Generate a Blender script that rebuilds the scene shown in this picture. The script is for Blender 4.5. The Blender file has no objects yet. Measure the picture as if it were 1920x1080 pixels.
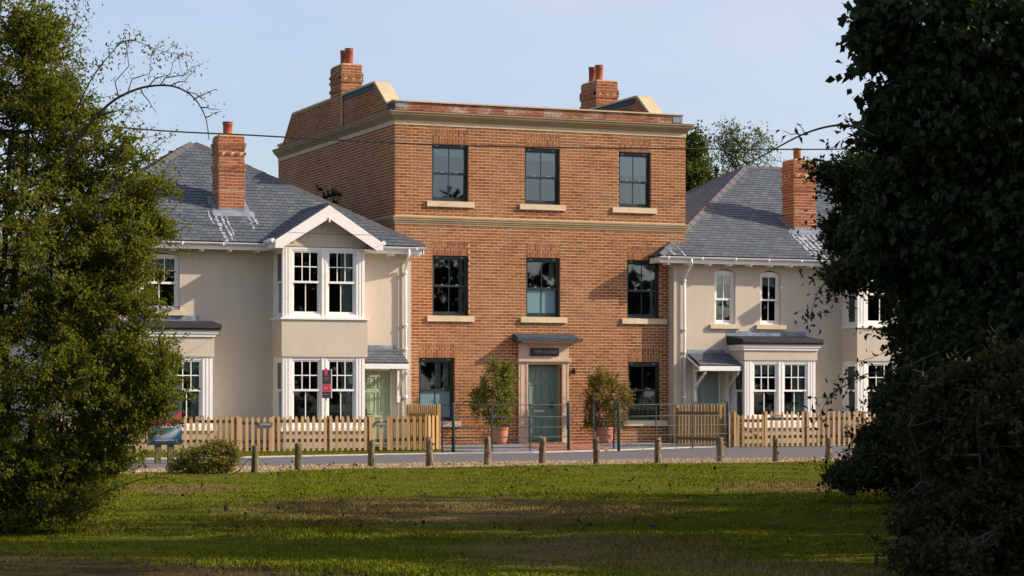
import bpy, math, random
import numpy as np
from mathutils import Vector, Matrix
random.seed(7); RNG = np.random.default_rng(7)
SC = bpy.context.scene

# ------------------------------------------------------------------ camera
F = 4331.0; CX = 960.0; CY = 740.0; EYE = 1.3
TH = math.radians(22.3); C_, S_ = math.cos(TH), math.sin(TH)
cam = bpy.data.cameras.new("camera"); camo = bpy.data.objects.new("camera", cam)
SC.collection.objects.link(camo); SC.camera = camo
camo.location = (0, 0, EYE); camo.rotation_euler = (math.radians(90), 0, -TH)
cam.sensor_width = 36; cam.lens = F/1920*36; cam.shift_y = (CY-540)/1920
cam.clip_start = 0.5; cam.clip_end = 6000

# ------------------------------------------------------------------ light
EL = math.radians(29); AZ = math.radians(68)          # sun height, and its turn to the right of the house fronts
sdir = Vector((math.sin(AZ)*math.cos(EL), -math.cos(AZ)*math.cos(EL), math.sin(EL)))
w = bpy.data.worlds.new("World"); SC.world = w; w.use_nodes = True
nt = w.node_tree; bg = nt.nodes["Background"]
sky = nt.nodes.new("ShaderNodeTexSky"); sky.sky_type = 'NISHITA'; sky.sun_disc = False
sky.sun_elevation = EL; sky.sun_rotation = math.atan2(sdir.x, sdir.y)
sky.altitude = 0; sky.air_density = 1.0; sky.dust_density = 1.9; sky.ozone_density = 4.5
tint = nt.nodes.new("ShaderNodeMix"); tint.data_type = 'RGBA'; tint.blend_type = 'MULTIPLY'; tint.inputs[0].default_value = 1
tint.inputs[7].default_value = (1.16, 1.0, .97, 1); nt.links.new(sky.outputs[0], tint.inputs[6]); 
hz = nt.nodes.new("ShaderNodeMix"); hz.data_type = 'RGBA'; hz.inputs[7].default_value = (4.0, 3.8, 3.85, 1); nt.links.new(tint.outputs[2], hz.inputs[6])
tc = nt.nodes.new("ShaderNodeTexCoord"); mp = nt.nodes.new("ShaderNodeMapping"); mp.inputs["Scale"].default_value = (1.5, 1.5, 5); nt.links.new(tc.outputs["Generated"], mp.inputs[0])
nz = nt.nodes.new("ShaderNodeTexNoise"); nz.inputs["Scale"].default_value = 2.2; nz.inputs["Detail"].default_value = 5; nt.links.new(mp.outputs[0], nz.inputs["Vector"])
mr = nt.nodes.new("ShaderNodeMapRange"); mr.inputs[1].default_value = .35; mr.inputs[2].default_value = .7; mr.inputs[3].default_value = .10; mr.inputs[4].default_value = .46
nt.links.new(nz.outputs["Fac"], mr.inputs[0]); nt.links.new(mr.outputs[0], hz.inputs[0]); nt.links.new(hz.outputs[2], bg.inputs[0]); bg.inputs[1].default_value = 0.14
sl = bpy.data.lights.new("sun", 'SUN'); sl.energy = 4.4; sl.angle = math.radians(0.6); sl.color = (1.0, 0.87, 0.70)
slo = bpy.data.objects.new("sun", sl); SC.collection.objects.link(slo)
slo.rotation_euler = sdir.to_track_quat('Z', 'Y').to_euler(); slo.location = (60, -20, 60)
SC.view_settings.view_transform = 'Standard'; SC.view_settings.look = 'None'
SC.view_settings.exposure = 0.62; SC.view_settings.gamma = 1
SC.view_settings.use_curve_mapping = False

# ------------------------------------------------------------------ survey helpers (sight lines from the eye point onto known planes)
def ray(u, v):
    a = (u-CX)/F; b = (CY-v)/F
    return (C_*a+S_, -S_*a+C_, b)
def PX(u, Y): r = ray(u, 0); return r[0]*Y/r[1]
def PZ(u, v, Y): r = ray(u, v); return r[2]*Y/r[1]+EYE
def QY(u, X): r = ray(u, 0); return r[1]*X/r[0]
def QZ(u, v, X): r = ray(u, v); return r[2]*X/r[0]+EYE
def GP(u, v, z=0.0): r = ray(u, v); k = (z-EYE)/r[2]; return (r[0]*k, r[1]*k)
def AT(u, v, Z): r = ray(u, v); return Vector((r[0]*Z, r[1]*Z, r[2]*Z+EYE))

# ------------------------------------------------------------------ object helpers
WL = {}
def tag(o, label=None, cat=None, group=None, kind=None):
    if label: o["label"] = label
    if cat: o["category"] = cat
    if group: o["group"] = group
    if kind: o["kind"] = kind
    return o
def thing(name, loc, label, cat, group=None):
    o = bpy.data.objects.new(name, None); SC.collection.objects.link(o)
    o.empty_display_size = 0.3
    o.location = loc; WL[o.name] = Vector(loc)
    return tag(o, label, cat, group)
def link(name, me, parent=None, origin=(0, 0, 0)):
    o = bpy.data.objects.new(name, me); SC.collection.objects.link(o)
    p = WL[parent.name] if parent else Vector((0, 0, 0))
    if parent: o.parent = parent
    o.location = Vector(origin)-p; WL[o.name] = Vector(origin)
    return o
class MB:
    def __init__(s, tf=None): s.v = []; s.f = []; s.tf = tf; s.sm = []
    def p(s, q):
        if s.tf: q = s.tf(q)
        s.v.append(tuple(q)); return len(s.v)-1
    def face(s, *pts, smooth=False):
        s.f.append([s.p(q) for q in pts]); s.sm.append(smooth)
    def box(s, x0, x1, y0, y1, z0, z1, skip=''):
        if x0 > x1: x0, x1 = x1, x0
        if y0 > y1: y0, y1 = y1, y0
        i = [s.p(q) for q in ((x0,y0,z0),(x1,y0,z0),(x1,y1,z0),(x0,y1,z0),(x0,y0,z1),(x1,y0,z1),(x1,y1,z1),(x0,y1,z1))]
        for k, q in (('f',(0,1,5,4)),('r',(1,2,6,5)),('b',(2,3,7,6)),('l',(3,0,4,7)),('d',(3,2,1,0)),('t',(4,5,6,7))):
            if k not in skip: s.f.append([i[j] for j in q]); s.sm.append(False)
        return s
    def prism(s, poly, axis, a, b):
        """poly: list of 2D points; axis 'x': (y,z) pts from x=a to b; 'y': (x,z); 'z': (x,y)"""
        def mk(q, t):
            return {'x': (t, q[0], q[1]), 'y': (q[0], t, q[1]), 'z': (q[0], q[1], t)}[axis]
        A = [s.p(mk(q, a)) for q in poly]; B = [s.p(mk(q, b)) for q in poly]; n = len(poly)
        s.f.append(A[::-1]); s.f.append(B); s.sm += [False, False]
        for k in range(n): s.f.append([A[k], A[(k+1) % n], B[(k+1) % n], B[k]]); s.sm.append(False)
        return s
    def tube(s, pts, rad, n=6, cap=True):
        pts = [Vector(q) for q in pts]; rings = []
        for i, q in enumerate(pts):
            d = (pts[min(i+1, len(pts)-1)]-pts[max(i-1, 0)])
            if d.length < 1e-9: d = Vector((0, 0, 1))
            d.normalize(); up = Vector((0, 0, 1)) if abs(d.z) < .9 else Vector((1, 0, 0))
            a = d.cross(up).normalized(); b = d.cross(a).normalized()
            r = rad[i] if isinstance(rad, (list, tuple)) else rad
            rings.append([s.p(q+a*math.cos(2*math.pi*k/n)*r+b*math.sin(2*math.pi*k/n)*r) for k in range(n)])
        for i in range(len(rings)-1):
            for k in range(n):
                s.f.append([rings[i][k], rings[i][(k+1) % n], rings[i+1][(k+1) % n], rings[i+1][k]]); s.sm.append(True)
        if cap: s.f.append(rings[0][::-1]); s.f.append(rings[-1]); s.sm += [False, False]
        return s
    def lathe(s, c, prof, n=20):
        rings = [[s.p((c[0]+r*math.cos(2*math.pi*k/n), c[1]+r*math.sin(2*math.pi*k/n), c[2]+z)) for k in range(n)] for r, z in prof]
        for i in range(len(rings)-1):
            for k in range(n):
                s.f.append([rings[i][k], rings[i][(k+1) % n], rings[i+1][(k+1) % n], rings[i+1][k]]); s.sm.append(True)
        s.f.append(rings[0][::-1]); s.f.append(rings[-1]); s.sm += [False, False]
        return s
    def mesh(s, mat, origin=(0, 0, 0), recalc=True):
        me = bpy.data.meshes.new("m"); o = origin
        me.from_pydata([(x-o[0], y-o[1], z-o[2]) for x, y, z in s.v], [], s.f)
        me.polygons.foreach_set("use_smooth", s.sm)
        if recalc and len(s.f) < 3000:
            import bmesh
            bm = bmesh.new(); bm.from_mesh(me); bmesh.ops.recalc_face_normals(bm, faces=bm.faces); bm.to_mesh(me); bm.free()
        if mat: me.materials.append(mat)
        me.update(); return me
    def build(s, name, mat, parent=None, origin=None, recalc=True, **k):
        if not s.v: return None
        if origin is None:
            A = np.array(s.v); lo, hi = A.min(0), A.max(0)
            origin = ((lo[0]+hi[0])/2, (lo[1]+hi[1])/2, lo[2])
        o = link(name, s.mesh(mat, origin, recalc), parent, origin); tag(o, **k); return o

# ------------------------------------------------------------------ materials
class N:
    def __init__(s, name, rough=.8, spec=.3):
        s.m = bpy.data.materials.new(name); s.m.use_nodes = True; s.t = s.m.node_tree
        s.b = s.t.nodes["Principled BSDF"]; s.b.inputs["Roughness"].default_value = rough
        s.b.inputs["Specular IOR Level"].default_value = spec
    def n(s, typ, **k):
        x = s.t.nodes.new(typ)
        for a, b in k.items():
            if a in x.inputs.keys(): x.inputs[a].default_value = b
            else: setattr(x, a, b)
        return x
    def l(s, a, b): s.t.links.new(a, b)
    def pos(s):
        return s.n("ShaderNodeNewGeometry").outputs["Position"]
    def noise(s, scale, detail=4, rough=.6, stretch=None, src=None):
        src = src or s.pos()
        if stretch:
            mp = s.n("ShaderNodeMapping"); mp.inputs["Scale"].default_value = stretch; s.l(src, mp.inputs[0]); src = mp.outputs[0]
        x = s.n("ShaderNodeTexNoise"); x.inputs["Scale"].default_value = scale; x.inputs["Detail"].default_value = detail
        x.inputs["Roughness"].default_value = rough; s.l(src, x.inputs["Vector"]); return x.outputs["Fac"]
    def ramp(s, fac, *stops):
        r = s.n("ShaderNodeValToRGB"); e = r.color_ramp.elements
        while len(e) < len(stops): e.new(0.5)
        for q, (p, c) in zip(e, stops):
            q.position = p; q.color = (c[0], c[1], c[2], 1) if hasattr(c, '__len__') else (c, c, c, 1)
        s.l(fac, r.inputs[0]); return r.outputs[0]
    def mix(s, fac, a, b, typ='MIX'):
        x = s.n("ShaderNodeMix", data_type='RGBA', blend_type=typ)
        for k, q in ((0, fac), (6, a), (7, b)):
            if hasattr(q, 'is_linked') or hasattr(q, 'links'): s.l(q, x.inputs[k])
            elif k == 0: x.inputs[0].default_value = q
            else: x.inputs[k].default_value = (q[0], q[1], q[2], 1)
        return x.outputs[2]
    def rnd(s):
        """a random number for each piece, whether joined in one mesh or an object of its own"""
        g = s.n("ShaderNodeNewGeometry").outputs["Random Per Island"]; o = s.n("ShaderNodeObjectInfo").outputs["Random"]
        a = s.n("ShaderNodeMath", operation='ADD'); s.l(g, a.inputs[0]); s.l(o, a.inputs[1])
        f = s.n("ShaderNodeMath", operation='FRACT'); s.l(a.outputs[0], f.inputs[0]); return f.outputs[0]
    def math(s, op, a, b=0.0):
        x = s.n("ShaderNodeMath", operation=op)
        for k, q in ((0, a), (1, b)):
            if hasattr(q, 'links'): s.l(q, x.inputs[k])
            else: x.inputs[k].default_value = q
        return x.outputs[0]
    def bump(s, h, strength=.3, dist=.01):
        x = s.n("ShaderNodeBump"); x.inputs["Strength"].default_value = strength; x.inputs["Distance"].default_value = dist
        s.l(h, x.inputs["Height"]); s.l(x.outputs[0], s.b.inputs["Normal"])
    def col(s, c):
        if hasattr(c, 'links'): s.l(c, s.b.inputs["Base Color"])
        else: s.b.inputs["Base Color"].default_value = (*c, 1)
        return s
def plain(name, c, rough=.6, var=.12, scale=3, bump=0, spec=.3, metal=0):
    m = N(name, rough, spec); f = m.noise(scale, 5)
    lo = tuple(x*(1-var) for x in c); hi = tuple(min(1, x*(1+var)) for x in c)
    m.col(m.ramp(f, (.3, lo), (.7, hi)))
    if bump: m.bump(m.noise(60, 3), bump, .004)
    m.b.inputs["Metallic"].default_value = metal
    return m.m
def brick_mat(name, cols, stain=None):
    m = N(name, .88, .15); r = m.rnd()
    c = m.ramp(r, *cols)
    c = m.mix(m.ramp(m.noise(26, 5), (.35, 0), (.7, .5)), c, tuple(x*.55 for x in cols[1][1]))
    c = m.mix(m.ramp(m.noise(.7, 3), (.42, 0), (.62, .34)), c, (.33, .165, .095))
    sz = m.n("ShaderNodeSeparateXYZ"); m.l(m.pos(), sz.inputs[0])      # shade low on the wall painted in: redder, darker courses near the ground
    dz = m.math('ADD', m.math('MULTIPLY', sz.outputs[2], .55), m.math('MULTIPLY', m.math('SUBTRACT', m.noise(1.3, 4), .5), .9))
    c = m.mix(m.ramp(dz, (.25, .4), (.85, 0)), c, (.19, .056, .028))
    if stain: c = m.mix(m.ramp(m.noise(1.1, 5, .7, (1, 1, 2.2)), (.47, 0), (.62, .8)), c, stain)
    m.col(c); m.bump(m.noise(90, 4), .5, .004); return m.m
M = {}
BC = ((0, (.165, .058, .025)), (.25, (.235, .083, .032)), (.55, (.295, .108, .042)), (.8, (.35, .143, .060)), (1, (.245, .075, .035)))
BR = ((0, (.19, .05, .028)), (.3, (.28, .075, .04)), (.6, (.34, .105, .052)), (.85, (.40, .15, .075)), (1, (.23, .06, .034)))
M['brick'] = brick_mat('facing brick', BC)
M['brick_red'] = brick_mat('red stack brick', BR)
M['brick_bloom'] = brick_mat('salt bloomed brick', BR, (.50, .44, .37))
M['mortar'] = plain('buff lime mortar', (.57, .39, .215), .95, .12, 9, .4)
M['mortar_side'] = plain('grey mortar', (.40, .31, .23), .95, .12, 9, .4)
def stucco():
    m = N('buff render', .93, .12); a = m.noise(.55, 4, .6); b = m.noise(2.0, 5, .7, (3, 3, .35))
    c = m.ramp(a, (.3, (.50, .425, .335)), (.7, (.555, .475, .375)))
    c = m.mix(m.ramp(b, (.45, 0), (.80, .5)), c, (.42, .365, .30))
    sz = m.n("ShaderNodeSeparateXYZ"); m.l(m.pos(), sz.inputs[0])      # splash dirt at the foot of the walls
    dz = m.math('ADD', sz.outputs[2], m.math('MULTIPLY', m.math('SUBTRACT', m.noise(3, 5), .5), 1.0))
    c = m.mix(m.ramp(dz, (.1, .5), (.9, 0)), c, (.27, .22, .16))
    m.col(c); m.bump(m.noise(45, 5), .35, .004); return m.m
M['stucco'] = stucco()
M['white'] = plain('white joinery paint', (.78, .75, .70), .35, .03, 3, 0, .5)
M['upvc'] = plain('white gutter plastic', (.72, .73, .75), .4, .05, 2, 0, .4)
def slate():
    m = N('blue grey slate', .6, .25); r = m.rnd()
    c = m.ramp(r, (0, (.072, .084, .098)), (.5, (.086, .100, .115)), (.85, (.096, .112, .127)), (1, (.118, .132, .145)))
    c = m.mix(m.ramp(m.noise(1.6, 5), (.5, 0), (.75, .3)), c, (.13, .14, .14))
    m.col(c); m.bump(m.noise(30, 5), .4, .006); return m.m
M['slate'] = slate()
M['slate_base'] = plain('dark slate underlap', (.035, .04, .048), .6, .2, 8)
M['hip'] = plain('grey brown hip tile', (.095, .090, .094), .75, .15, 4, .3)
def lead():
    m = N('weathered lead', .5, .5); c = m.ramp(m.noise(5, 5, .7), (.35, (.13, .15, .18)), (.6, (.22, .25, .29)), (.8, (.42, .45, .49)))
    m.col(c); m.bump(m.noise(9, 4), .6, .02); return m.m
M['lead'] = lead()
M['lead_dark'] = plain('dark lead sheet', (.045, .058, .068), .7, .25, 6, .4, .2)
M['lead_tray'] = plain('whitened tray edge', (.42, .36, .27), .8, .3, 12)
M['felt'] = plain('black roofing edge', (.028, .028, .030), .8, .2, 6, .4, .15)
def runoff():
    m = N('white lime runoff on lead', .7, .3); a = m.noise(3.2, 5, .75, (4.5, .8, .8))
    m.col(m.ramp(a, (.45, (.17, .19, .22)), (.56, (.62, .64, .66)))); return m.m
M['runoff'] = runoff()
def sandstone(name, c):
    m = N(name, .9, .15); k = m.ramp(m.noise(1.5, 5, .7), (.3, tuple(x*.85 for x in c)), (.7, tuple(x*1.12 for x in c)))
    k = m.mix(m.ramp(m.noise(8, 5), (.5, 0), (.8, .4)), k, tuple(x*.55 for x in c)); m.col(k); m.bump(m.noise(50, 4), .3, .004); return m.m
M['stone'] = sandstone('buff sandstone', (.52, .43, .27))
M['stone_cop'] = sandstone('yellow coping stone', (.52, .43, .27))
M['stone_mould'] = sandstone('weathered moulded stone', (.34, .255, .15))
M['stone_door'] = sandstone('pinkish door stone', (.55, .41, .30))
M['sill'] = sandstone('pale cast sill', (.60, .49, .34))
M['lichen'] = plain('green stained edge', (.12, .12, .055), .9, .4, 5)
M['dark_frame'] = plain('dark green window paint', (.016, .030, .030), .4, .15, 3, 0, .4)
M['door'] = plain('sage green door paint', (.16, .245, .185), .45, .06, 3, 0, .4)
M['door_pale'] = plain('pale green door paint', (.30, .36, .22), .5, .05, 3, 0, .4)
M['door_grey'] = plain('grey green door paint', (.22, .27, .23), .5, .05, 3, 0, .4)
M['steel'] = plain('brushed steel', (.55, .55, .53), .3, .05, 3, 0, .5, 1)
M['black'] = plain('black metal', (.012, .012, .014), .5, .1, 3, 0, .4)
M['rail'] = plain('green grey railing paint', (.045, .070, .068), .6, .1, 5, 0, .15)
M['sign'] = plain('dark plaque', (.035, .022, .02), .5, .1, 3)
M['letter'] = plain('grey sign lettering', (.34, .32, .34), .5, .05)
def timber(name, a, b):
    m = N(name, .85, .15); r = m.rnd()
    c = m.ramp(r, (0, a), (1, b)); g = m.noise(3, 5, .7, (26, 26, 1.2))
    c = m.mix(m.ramp(g, (.4, 0), (.75, .55)), c, tuple(x*.55 for x in a)); m.col(c); m.bump(g, .4, .004); return m.m
M['timber'] = timber('new larch pickets', (.40, .25, .125), (.50, .34, .19))
M['timber_old'] = timber('golden treated pickets', (.33, .20, .075), (.42, .27, .11))
M['timber_dark'] = timber('brown treated rail', (.17, .095, .035), (.22, .12, .05))
def bark(name, a, b):
    m = N(name, .95, .1); g = m.noise(5, 6, .75, (7, 7, 1)); m.col(m.ramp(g, (.38, a), (.52, b), (.68, tuple(min(1, x*1.9) for x in b)))); m.bump(g, 1, .02); return m.m
M['post'] = bark('split post bark', (.05, .035, .022), (.19, .135, .085))
M['post_green'] = bark('mossy green post', (.05, .045, .018), (.12, .11, .048))
M['bark'] = bark('grey bark', (.018, .014, .01), (.04, .033, .024))
M['twig'] = plain('brown twig', (.055, .04, .028), .9, .3, 9)
M['asphalt'] = plain('grey asphalt', (.105, .10, .098), .9, .12, 30, .6)
M['kerb'] = plain('concrete kerb', (.38, .36, .33), .9, .12, 4, .4)
M['sett'] = timber('grey setts', (.17, .17, .17), (.30, .30, .295)) 
M['red_tile'] = timber('red path tiles', (.30, .115, .065), (.42, .19, .12))
def gravel():
    m = N('gravel stones', .9, .2); r = m.rnd()
    m.col(m.ramp(r, (0, (.14, .09, .045)), (.35, (.29, .20, .10)), (.8, (.40, .30, .17)), (1, (.50, .42, .28)))); return m.m
M['gravel'] = gravel()
M['gravel_base'] = plain('gravel bed', (.26, .18, .10), .95, .4, 30, .8)
M['terracotta'] = plain('terracotta', (.40, .165, .10), .85, .12, 5, .2)
M['pot_red'] = plain('red chimney clay', (.29, .085, .042), .85, .15, 5, .2)
M['board_black'] = plain('black sign board', (.022, .026, .026), .5, .1)
M['board_red'] = plain('crimson sign print', (.42, .03, .065), .5, .08)
M['board_grey'] = plain('grey sign edge', (.38, .38, .40), .5, .08)
M['print'] = plain('pale sign print', (.45, .33, .36), .5, .1)
M['plate'] = plain('slate name plate', (.09, .105, .085), .5, .15)
M['plate_mark'] = plain('pale plate marks', (.36, .36, .32), .6, .1)
M['blind'] = plain('pale roller blind', (.74, .78, .76), .9, .03, 2)
M['curtain'] = plain('grey curtain', (.82, .80, .74), .95, .1, 12)
M['inside'] = plain('inner room wall', (.11, .10, .09), .95, .1, 2)
M['film'] = plain('frosted teal film', (.13, .235, .265), .35, .10, 1.5, 0, .5)
M['wire'] = plain('black cable', (.012, .012, .013), .6, .1)
def glass():
    m = N('window glass'); t = m.t; t.nodes.remove(m.b); out = [x for x in t.nodes if x.type == 'OUTPUT_MATERIAL'][0]
    tr = m.n("ShaderNodeBsdfTransparent"); tr.inputs[0].default_value = (.72, .77, .76, 1)
    gl = m.n("ShaderNodeBsdfGlossy"); gl.inputs["Roughness"].default_value = .015; gl.inputs[0].default_value = (.84, .94, 1, 1)
    fr = m.n("ShaderNodeFresnel"); fr.inputs[0].default_value = 1.62
    bp = m.n("ShaderNodeBump"); bp.inputs["Strength"].default_value = .02; bp.inputs["Distance"].default_value = .02
    m.l(m.noise(1.3, 2), bp.inputs["Height"]); m.l(bp.outputs[0], gl.inputs["Normal"])
    mx = m.n("ShaderNodeMixShader"); f = m.math('MULTIPLY', fr.outputs[0], 1.6)
    m.l(f, mx.inputs[0]); m.l(tr.outputs[0], mx.inputs[1]); m.l(gl.outputs[0], mx.inputs[2]); m.l(mx.outputs[0], out.inputs[0]); return m.m
M['glass'] = glass()
def leafm(name, a, b, c, trans=.35, gloss=.45):
    m = N(name, gloss, .18); t = m.t; r = m.rnd(); k = m.ramp(r, (0, a), (.55, b), (1, c))
    big = m.noise(.9, 2); k = m.mix(m.ramp(big, (.35, 0), (.7, .6)), k, b); m.col(k)
    tl = m.n("ShaderNodeBsdfTranslucent"); k2 = m.mix(.5, k, (min(1, b[0]*2.2), min(1, b[1]*2), b[2]*.6)); m.l(k2, tl.inputs[0])
    mx = m.n("ShaderNodeMixShader"); mx.inputs[0].default_value = trans
    out = [x for x in t.nodes if x.type == 'OUTPUT_MATERIAL'][0]
    m.l(m.b.outputs[0], mx.inputs[1]); m.l(tl.outputs[0], mx.inputs[2]); m.l(mx.outputs[0], out.inputs[0]); return m.m
M['leaf_haw'] = leafm('hawthorn leaf', (.055, .074, .008), (.11, .13, .013), (.21, .195, .022), .48, .6)
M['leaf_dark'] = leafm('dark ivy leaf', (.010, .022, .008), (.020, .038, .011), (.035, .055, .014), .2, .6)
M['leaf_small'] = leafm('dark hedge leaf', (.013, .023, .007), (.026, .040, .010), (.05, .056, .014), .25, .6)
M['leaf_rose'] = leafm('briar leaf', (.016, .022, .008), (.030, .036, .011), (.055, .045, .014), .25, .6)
M['leaf_bram'] = leafm('bramble leaf', (.09, .095, .02), (.16, .155, .03), (.28, .17, .055), .4)
M['leaf_pot'] = leafm('bamboo shrub leaf', (.07, .10, .018), (.13, .165, .03), (.30, .27, .08), .4)
M['leaf_pot2'] = leafm('bronzed shrub leaf', (.09, .09, .022), (.17, .15, .04), (.34, .20, .07), .4)
M['leaf_bg'] = leafm('bright ash leaf', (.03, .05, .006), (.055, .08, .01), (.09, .11, .014), .4)
M['leaf_birch'] = leafm('birch leaf', (.05, .075, .02), (.09, .115, .035), (.16, .17, .06), .4)
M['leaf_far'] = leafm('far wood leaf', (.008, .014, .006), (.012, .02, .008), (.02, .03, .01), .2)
def grassm(name, ground=False):
    m = N(name, 1.0, .0); p = m.pos()
    a = m.noise(.23, 4, .6, (1, 1.9, 1), p); b = m.noise(1.7, 4, .65, None, p); c = m.noise(.5, 3, .5, (1, 2.6, 1), p)
    g = m.ramp(b, (.3, (.070, .090, .004)), (.55, (.128, .144, .008)), (.8, (.195, .185, .014)))
    dry = m.ramp(b, (.3, (.15, .098, .038)), (.7, (.25, .17, .075)))
    sp = m.n("ShaderNodeSeparateXYZ"); m.l(p, sp.inputs[0])
    # the worn dry patches lie in the near half of the lawn
    # worn dry patches, bare soil where the path meets the lawn
    dc = m.math('ADD', m.math('MULTIPLY', sp.outputs[0], S_), m.math('MULTIPLY', sp.outputs[1], C_))
    sc = m.math('SUBTRACT', m.math('MULTIPLY', sp.outputs[0], C_), m.math('MULTIPLY', sp.outputs[1], S_))
    f = None
    for (cs, cd, rs, rd) in ((.65, 19.0, 1.5, 2.3), (-.6, 26.2, 3.0, 4.2), (-4.8, 32.5, 1.2, 1.6), (4.6, 33.0, 1.8, 2.0), (1.9, 17.2, 1.2, 1.2)):
        q = m.math('ADD', m.math('POWER', m.math('ABSOLUTE', m.math('DIVIDE', m.math('SUBTRACT', sc, cs), rs)), 2.0), m.math('POWER', m.math('ABSOLUTE', m.math('DIVIDE', m.math('SUBTRACT', dc, cd), rd)), 2.0))
        q = m.math('SUBTRACT', 1.0, q); f = q if f is None else m.math('MAXIMUM', f, q)
    f = m.math('ADD', m.math('MAXIMUM', f, -.35), m.math('MULTIPLY', m.math('SUBTRACT', a, .5), 1.6))
    f = m.math('ADD', f, m.math('MULTIPLY', m.math('SUBTRACT', b, .5), .9))
    k = m.mix(m.ramp(f, (.0, 0), (.65, .92)), g, dry)
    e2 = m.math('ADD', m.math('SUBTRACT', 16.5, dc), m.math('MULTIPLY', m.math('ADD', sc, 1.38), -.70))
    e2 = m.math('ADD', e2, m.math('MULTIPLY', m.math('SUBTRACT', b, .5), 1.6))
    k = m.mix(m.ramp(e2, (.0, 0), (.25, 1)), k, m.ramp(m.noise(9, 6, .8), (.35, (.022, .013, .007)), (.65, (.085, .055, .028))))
    if ground: k = m.mix(.5, k, (.06, .05, .022))
    else:
        r = m.n("ShaderNodeNewGeometry").outputs["Random Per Island"]
        k = m.mix(m.ramp(r, (0, 0), (1, .45)), k, tuple((.17, .17, .03)))
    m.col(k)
    if ground: m.bump(m.noise(25, 5), .8, .02)
    return m.m
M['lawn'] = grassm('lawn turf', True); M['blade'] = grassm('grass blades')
M['ground'] = plain('rough ground', (.07, .075, .025), .95, .3, .4, .5)
M['deadleaf'] = plain('fallen leaf', (.045, .028, .015), .9, .4, 9)

# ------------------------------------------------------------------ ground
def lawn_h(x, y):
    h = .04*np.sin(x*.45+1.3)*np.sin(y*.38+.5)+.035*np.sin(x*.21-y*.33)+.018*np.sin(x*1.1+y*.9)
    fade = np.clip((37.5-y)/5, 0, 1)
    return h*fade*fade*(3-2*fade)
def sheet(name, poly, z, mat, thick=.0, **k):
    b = MB(); b.face(*[(x, y, z) for x, y in poly]) if not thick else b.prism(poly, 'z', z-thick, z)
    return b.build(name, mat, None, (0, 0, 0), kind='structure', **k)
g = MB(); R_ = 2500
g.face((-R_, -R_, -.12), (R_, -R_, -.12), (R_, R_, -.12), (-R_, R_, -.12)); g.build('ground', M['ground'], None, (0, 0, 0), kind='structure')
def lawn():
    xs = np.linspace(-22, 50, 160); ys = np.linspace(-6, 52, 150)
    X, Y = np.meshgrid(xs, ys); Z = lawn_h(X, Y)-.004
    me = bpy.data.meshes.new("m"); n, m = X.shape
    v = np.stack([X, Y, Z], -1).reshape(-1, 3)
    idx = np.arange(n*m).reshape(n, m); f = np.stack([idx[:-1, :-1], idx[:-1, 1:], idx[1:, 1:], idx[1:, :-1]], -1).reshape(-1, 4)
    me.from_pydata(v.tolist(), [], f.tolist()); me.polygons.foreach_set("use_smooth", [True]*len(f)); me.materials.append(M['lawn'])
    tag(link('lawn', me), kind='structure')
lawn()
# road edges as seen, from far left to far right
def edge(pts):
    return [GP(u, v) for u, v in pts]
far = edge([(60, 866), (250, 862.5), (447, 859.5), (724, 853.5), (853, 851.5), (1000, 850), (1148, 846), (1294, 840.5), (1437, 837.6), (1581, 836.2), (1800, 834.5)])
nearr = edge([(60, 884), (250, 879), (447, 874.5), (556, 872.5), (740, 868.6), (1000, 865), (1178, 861.8), (1364, 859.5), (1576, 858), (1800, 857)])
grav = edge([(60, 894), (250, 889), (485, 885.5), (640, 878.5), (812, 877), (1002, 872.5), (1178, 869.5), (1364, 868), (1576, 864.5), (1800, 863)])
def extend(p, n=14):
    a = (p[0][0]-(p[1][0]-p[0][0])*n, p[0][1]-(p[1][1]-p[0][1])*n*.3); b = (p[-1][0]+(p[-1][0]-p[-2][0])*n, p[-1][1]+(p[-1][1]-p[-2][1])*n)
    return [a]+p+[b]
farX, nearX, gravX = extend(far), extend(nearr), extend(grav)
sheet('road', nearX+farX[::-1], .008, M['asphalt'], .05)
sheet('gravel_verge', gravX+nearX[::-1], .004, M['gravel_base'], .04)
def interp(poly, x):
    for (a, b), (c, d) in zip(poly, poly[1:]):
        if a <= x <= c: return b+(d-b)*(x-a)/(c-a)
    return poly[-1][1]
kb = MB()
for (a, b) in zip(farX, farX[1:]):
    n = max(1, int(math.hypot(b[0]-a[0], b[1]-a[1])/.9)) if math.hypot(b[0]-a[0], b[1]-a[1]) < 25 else 1
    for i in range(n):
        x0, y0 = a[0]+(b[0]-a[0])*i/n, a[1]+(b[1]-a[1])*i/n; x1, y1 = a[0]+(b[0]-a[0])*(i+1)/n-.008, a[1]+(b[1]-a[1])*(i+1)/n
        kb.prism([(x0, y0), (x1, y1), (x1, y1+.12), (x0, y0+.12)], 'z', -.03, .035)
kb.build('kerb', M['kerb'], None, (0, 0, 0), kind='structure')
# gravel stones
def scatter_gravel():
    b = MB(); n = 9000
    for _ in range(n):
        x = random.uniform(6, 27); y0 = interp(grav, x); y1 = interp(nearr, x)
        y = y0+(y1-y0)*random.random()**1.0+random.gauss(0, .10)
        r = random.uniform(.010, .026); a = random.random()*6.28
        pts = [(x+r*math.cos(a+k*1.571)*random.uniform(.7, 1.2), y+r*math.sin(a+k*1.571)*random.uniform(.7, 1.2)) for k in range(4)]
        i = [b.p((q[0], q[1], .004)) for q in pts]; t = b.p((x, y, .008+r*random.uniform(.6, 1.1)))
        for k in range(4): b.f.append([i[k], i[(k+1) % 4], t]); b.sm.append(False)
    b.build('gravel', M['gravel'], None, (0, 0, 0), False, kind='stuff', label='pale tan gravel along the road edge behind the posts')
scatter_gravel()

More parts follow.
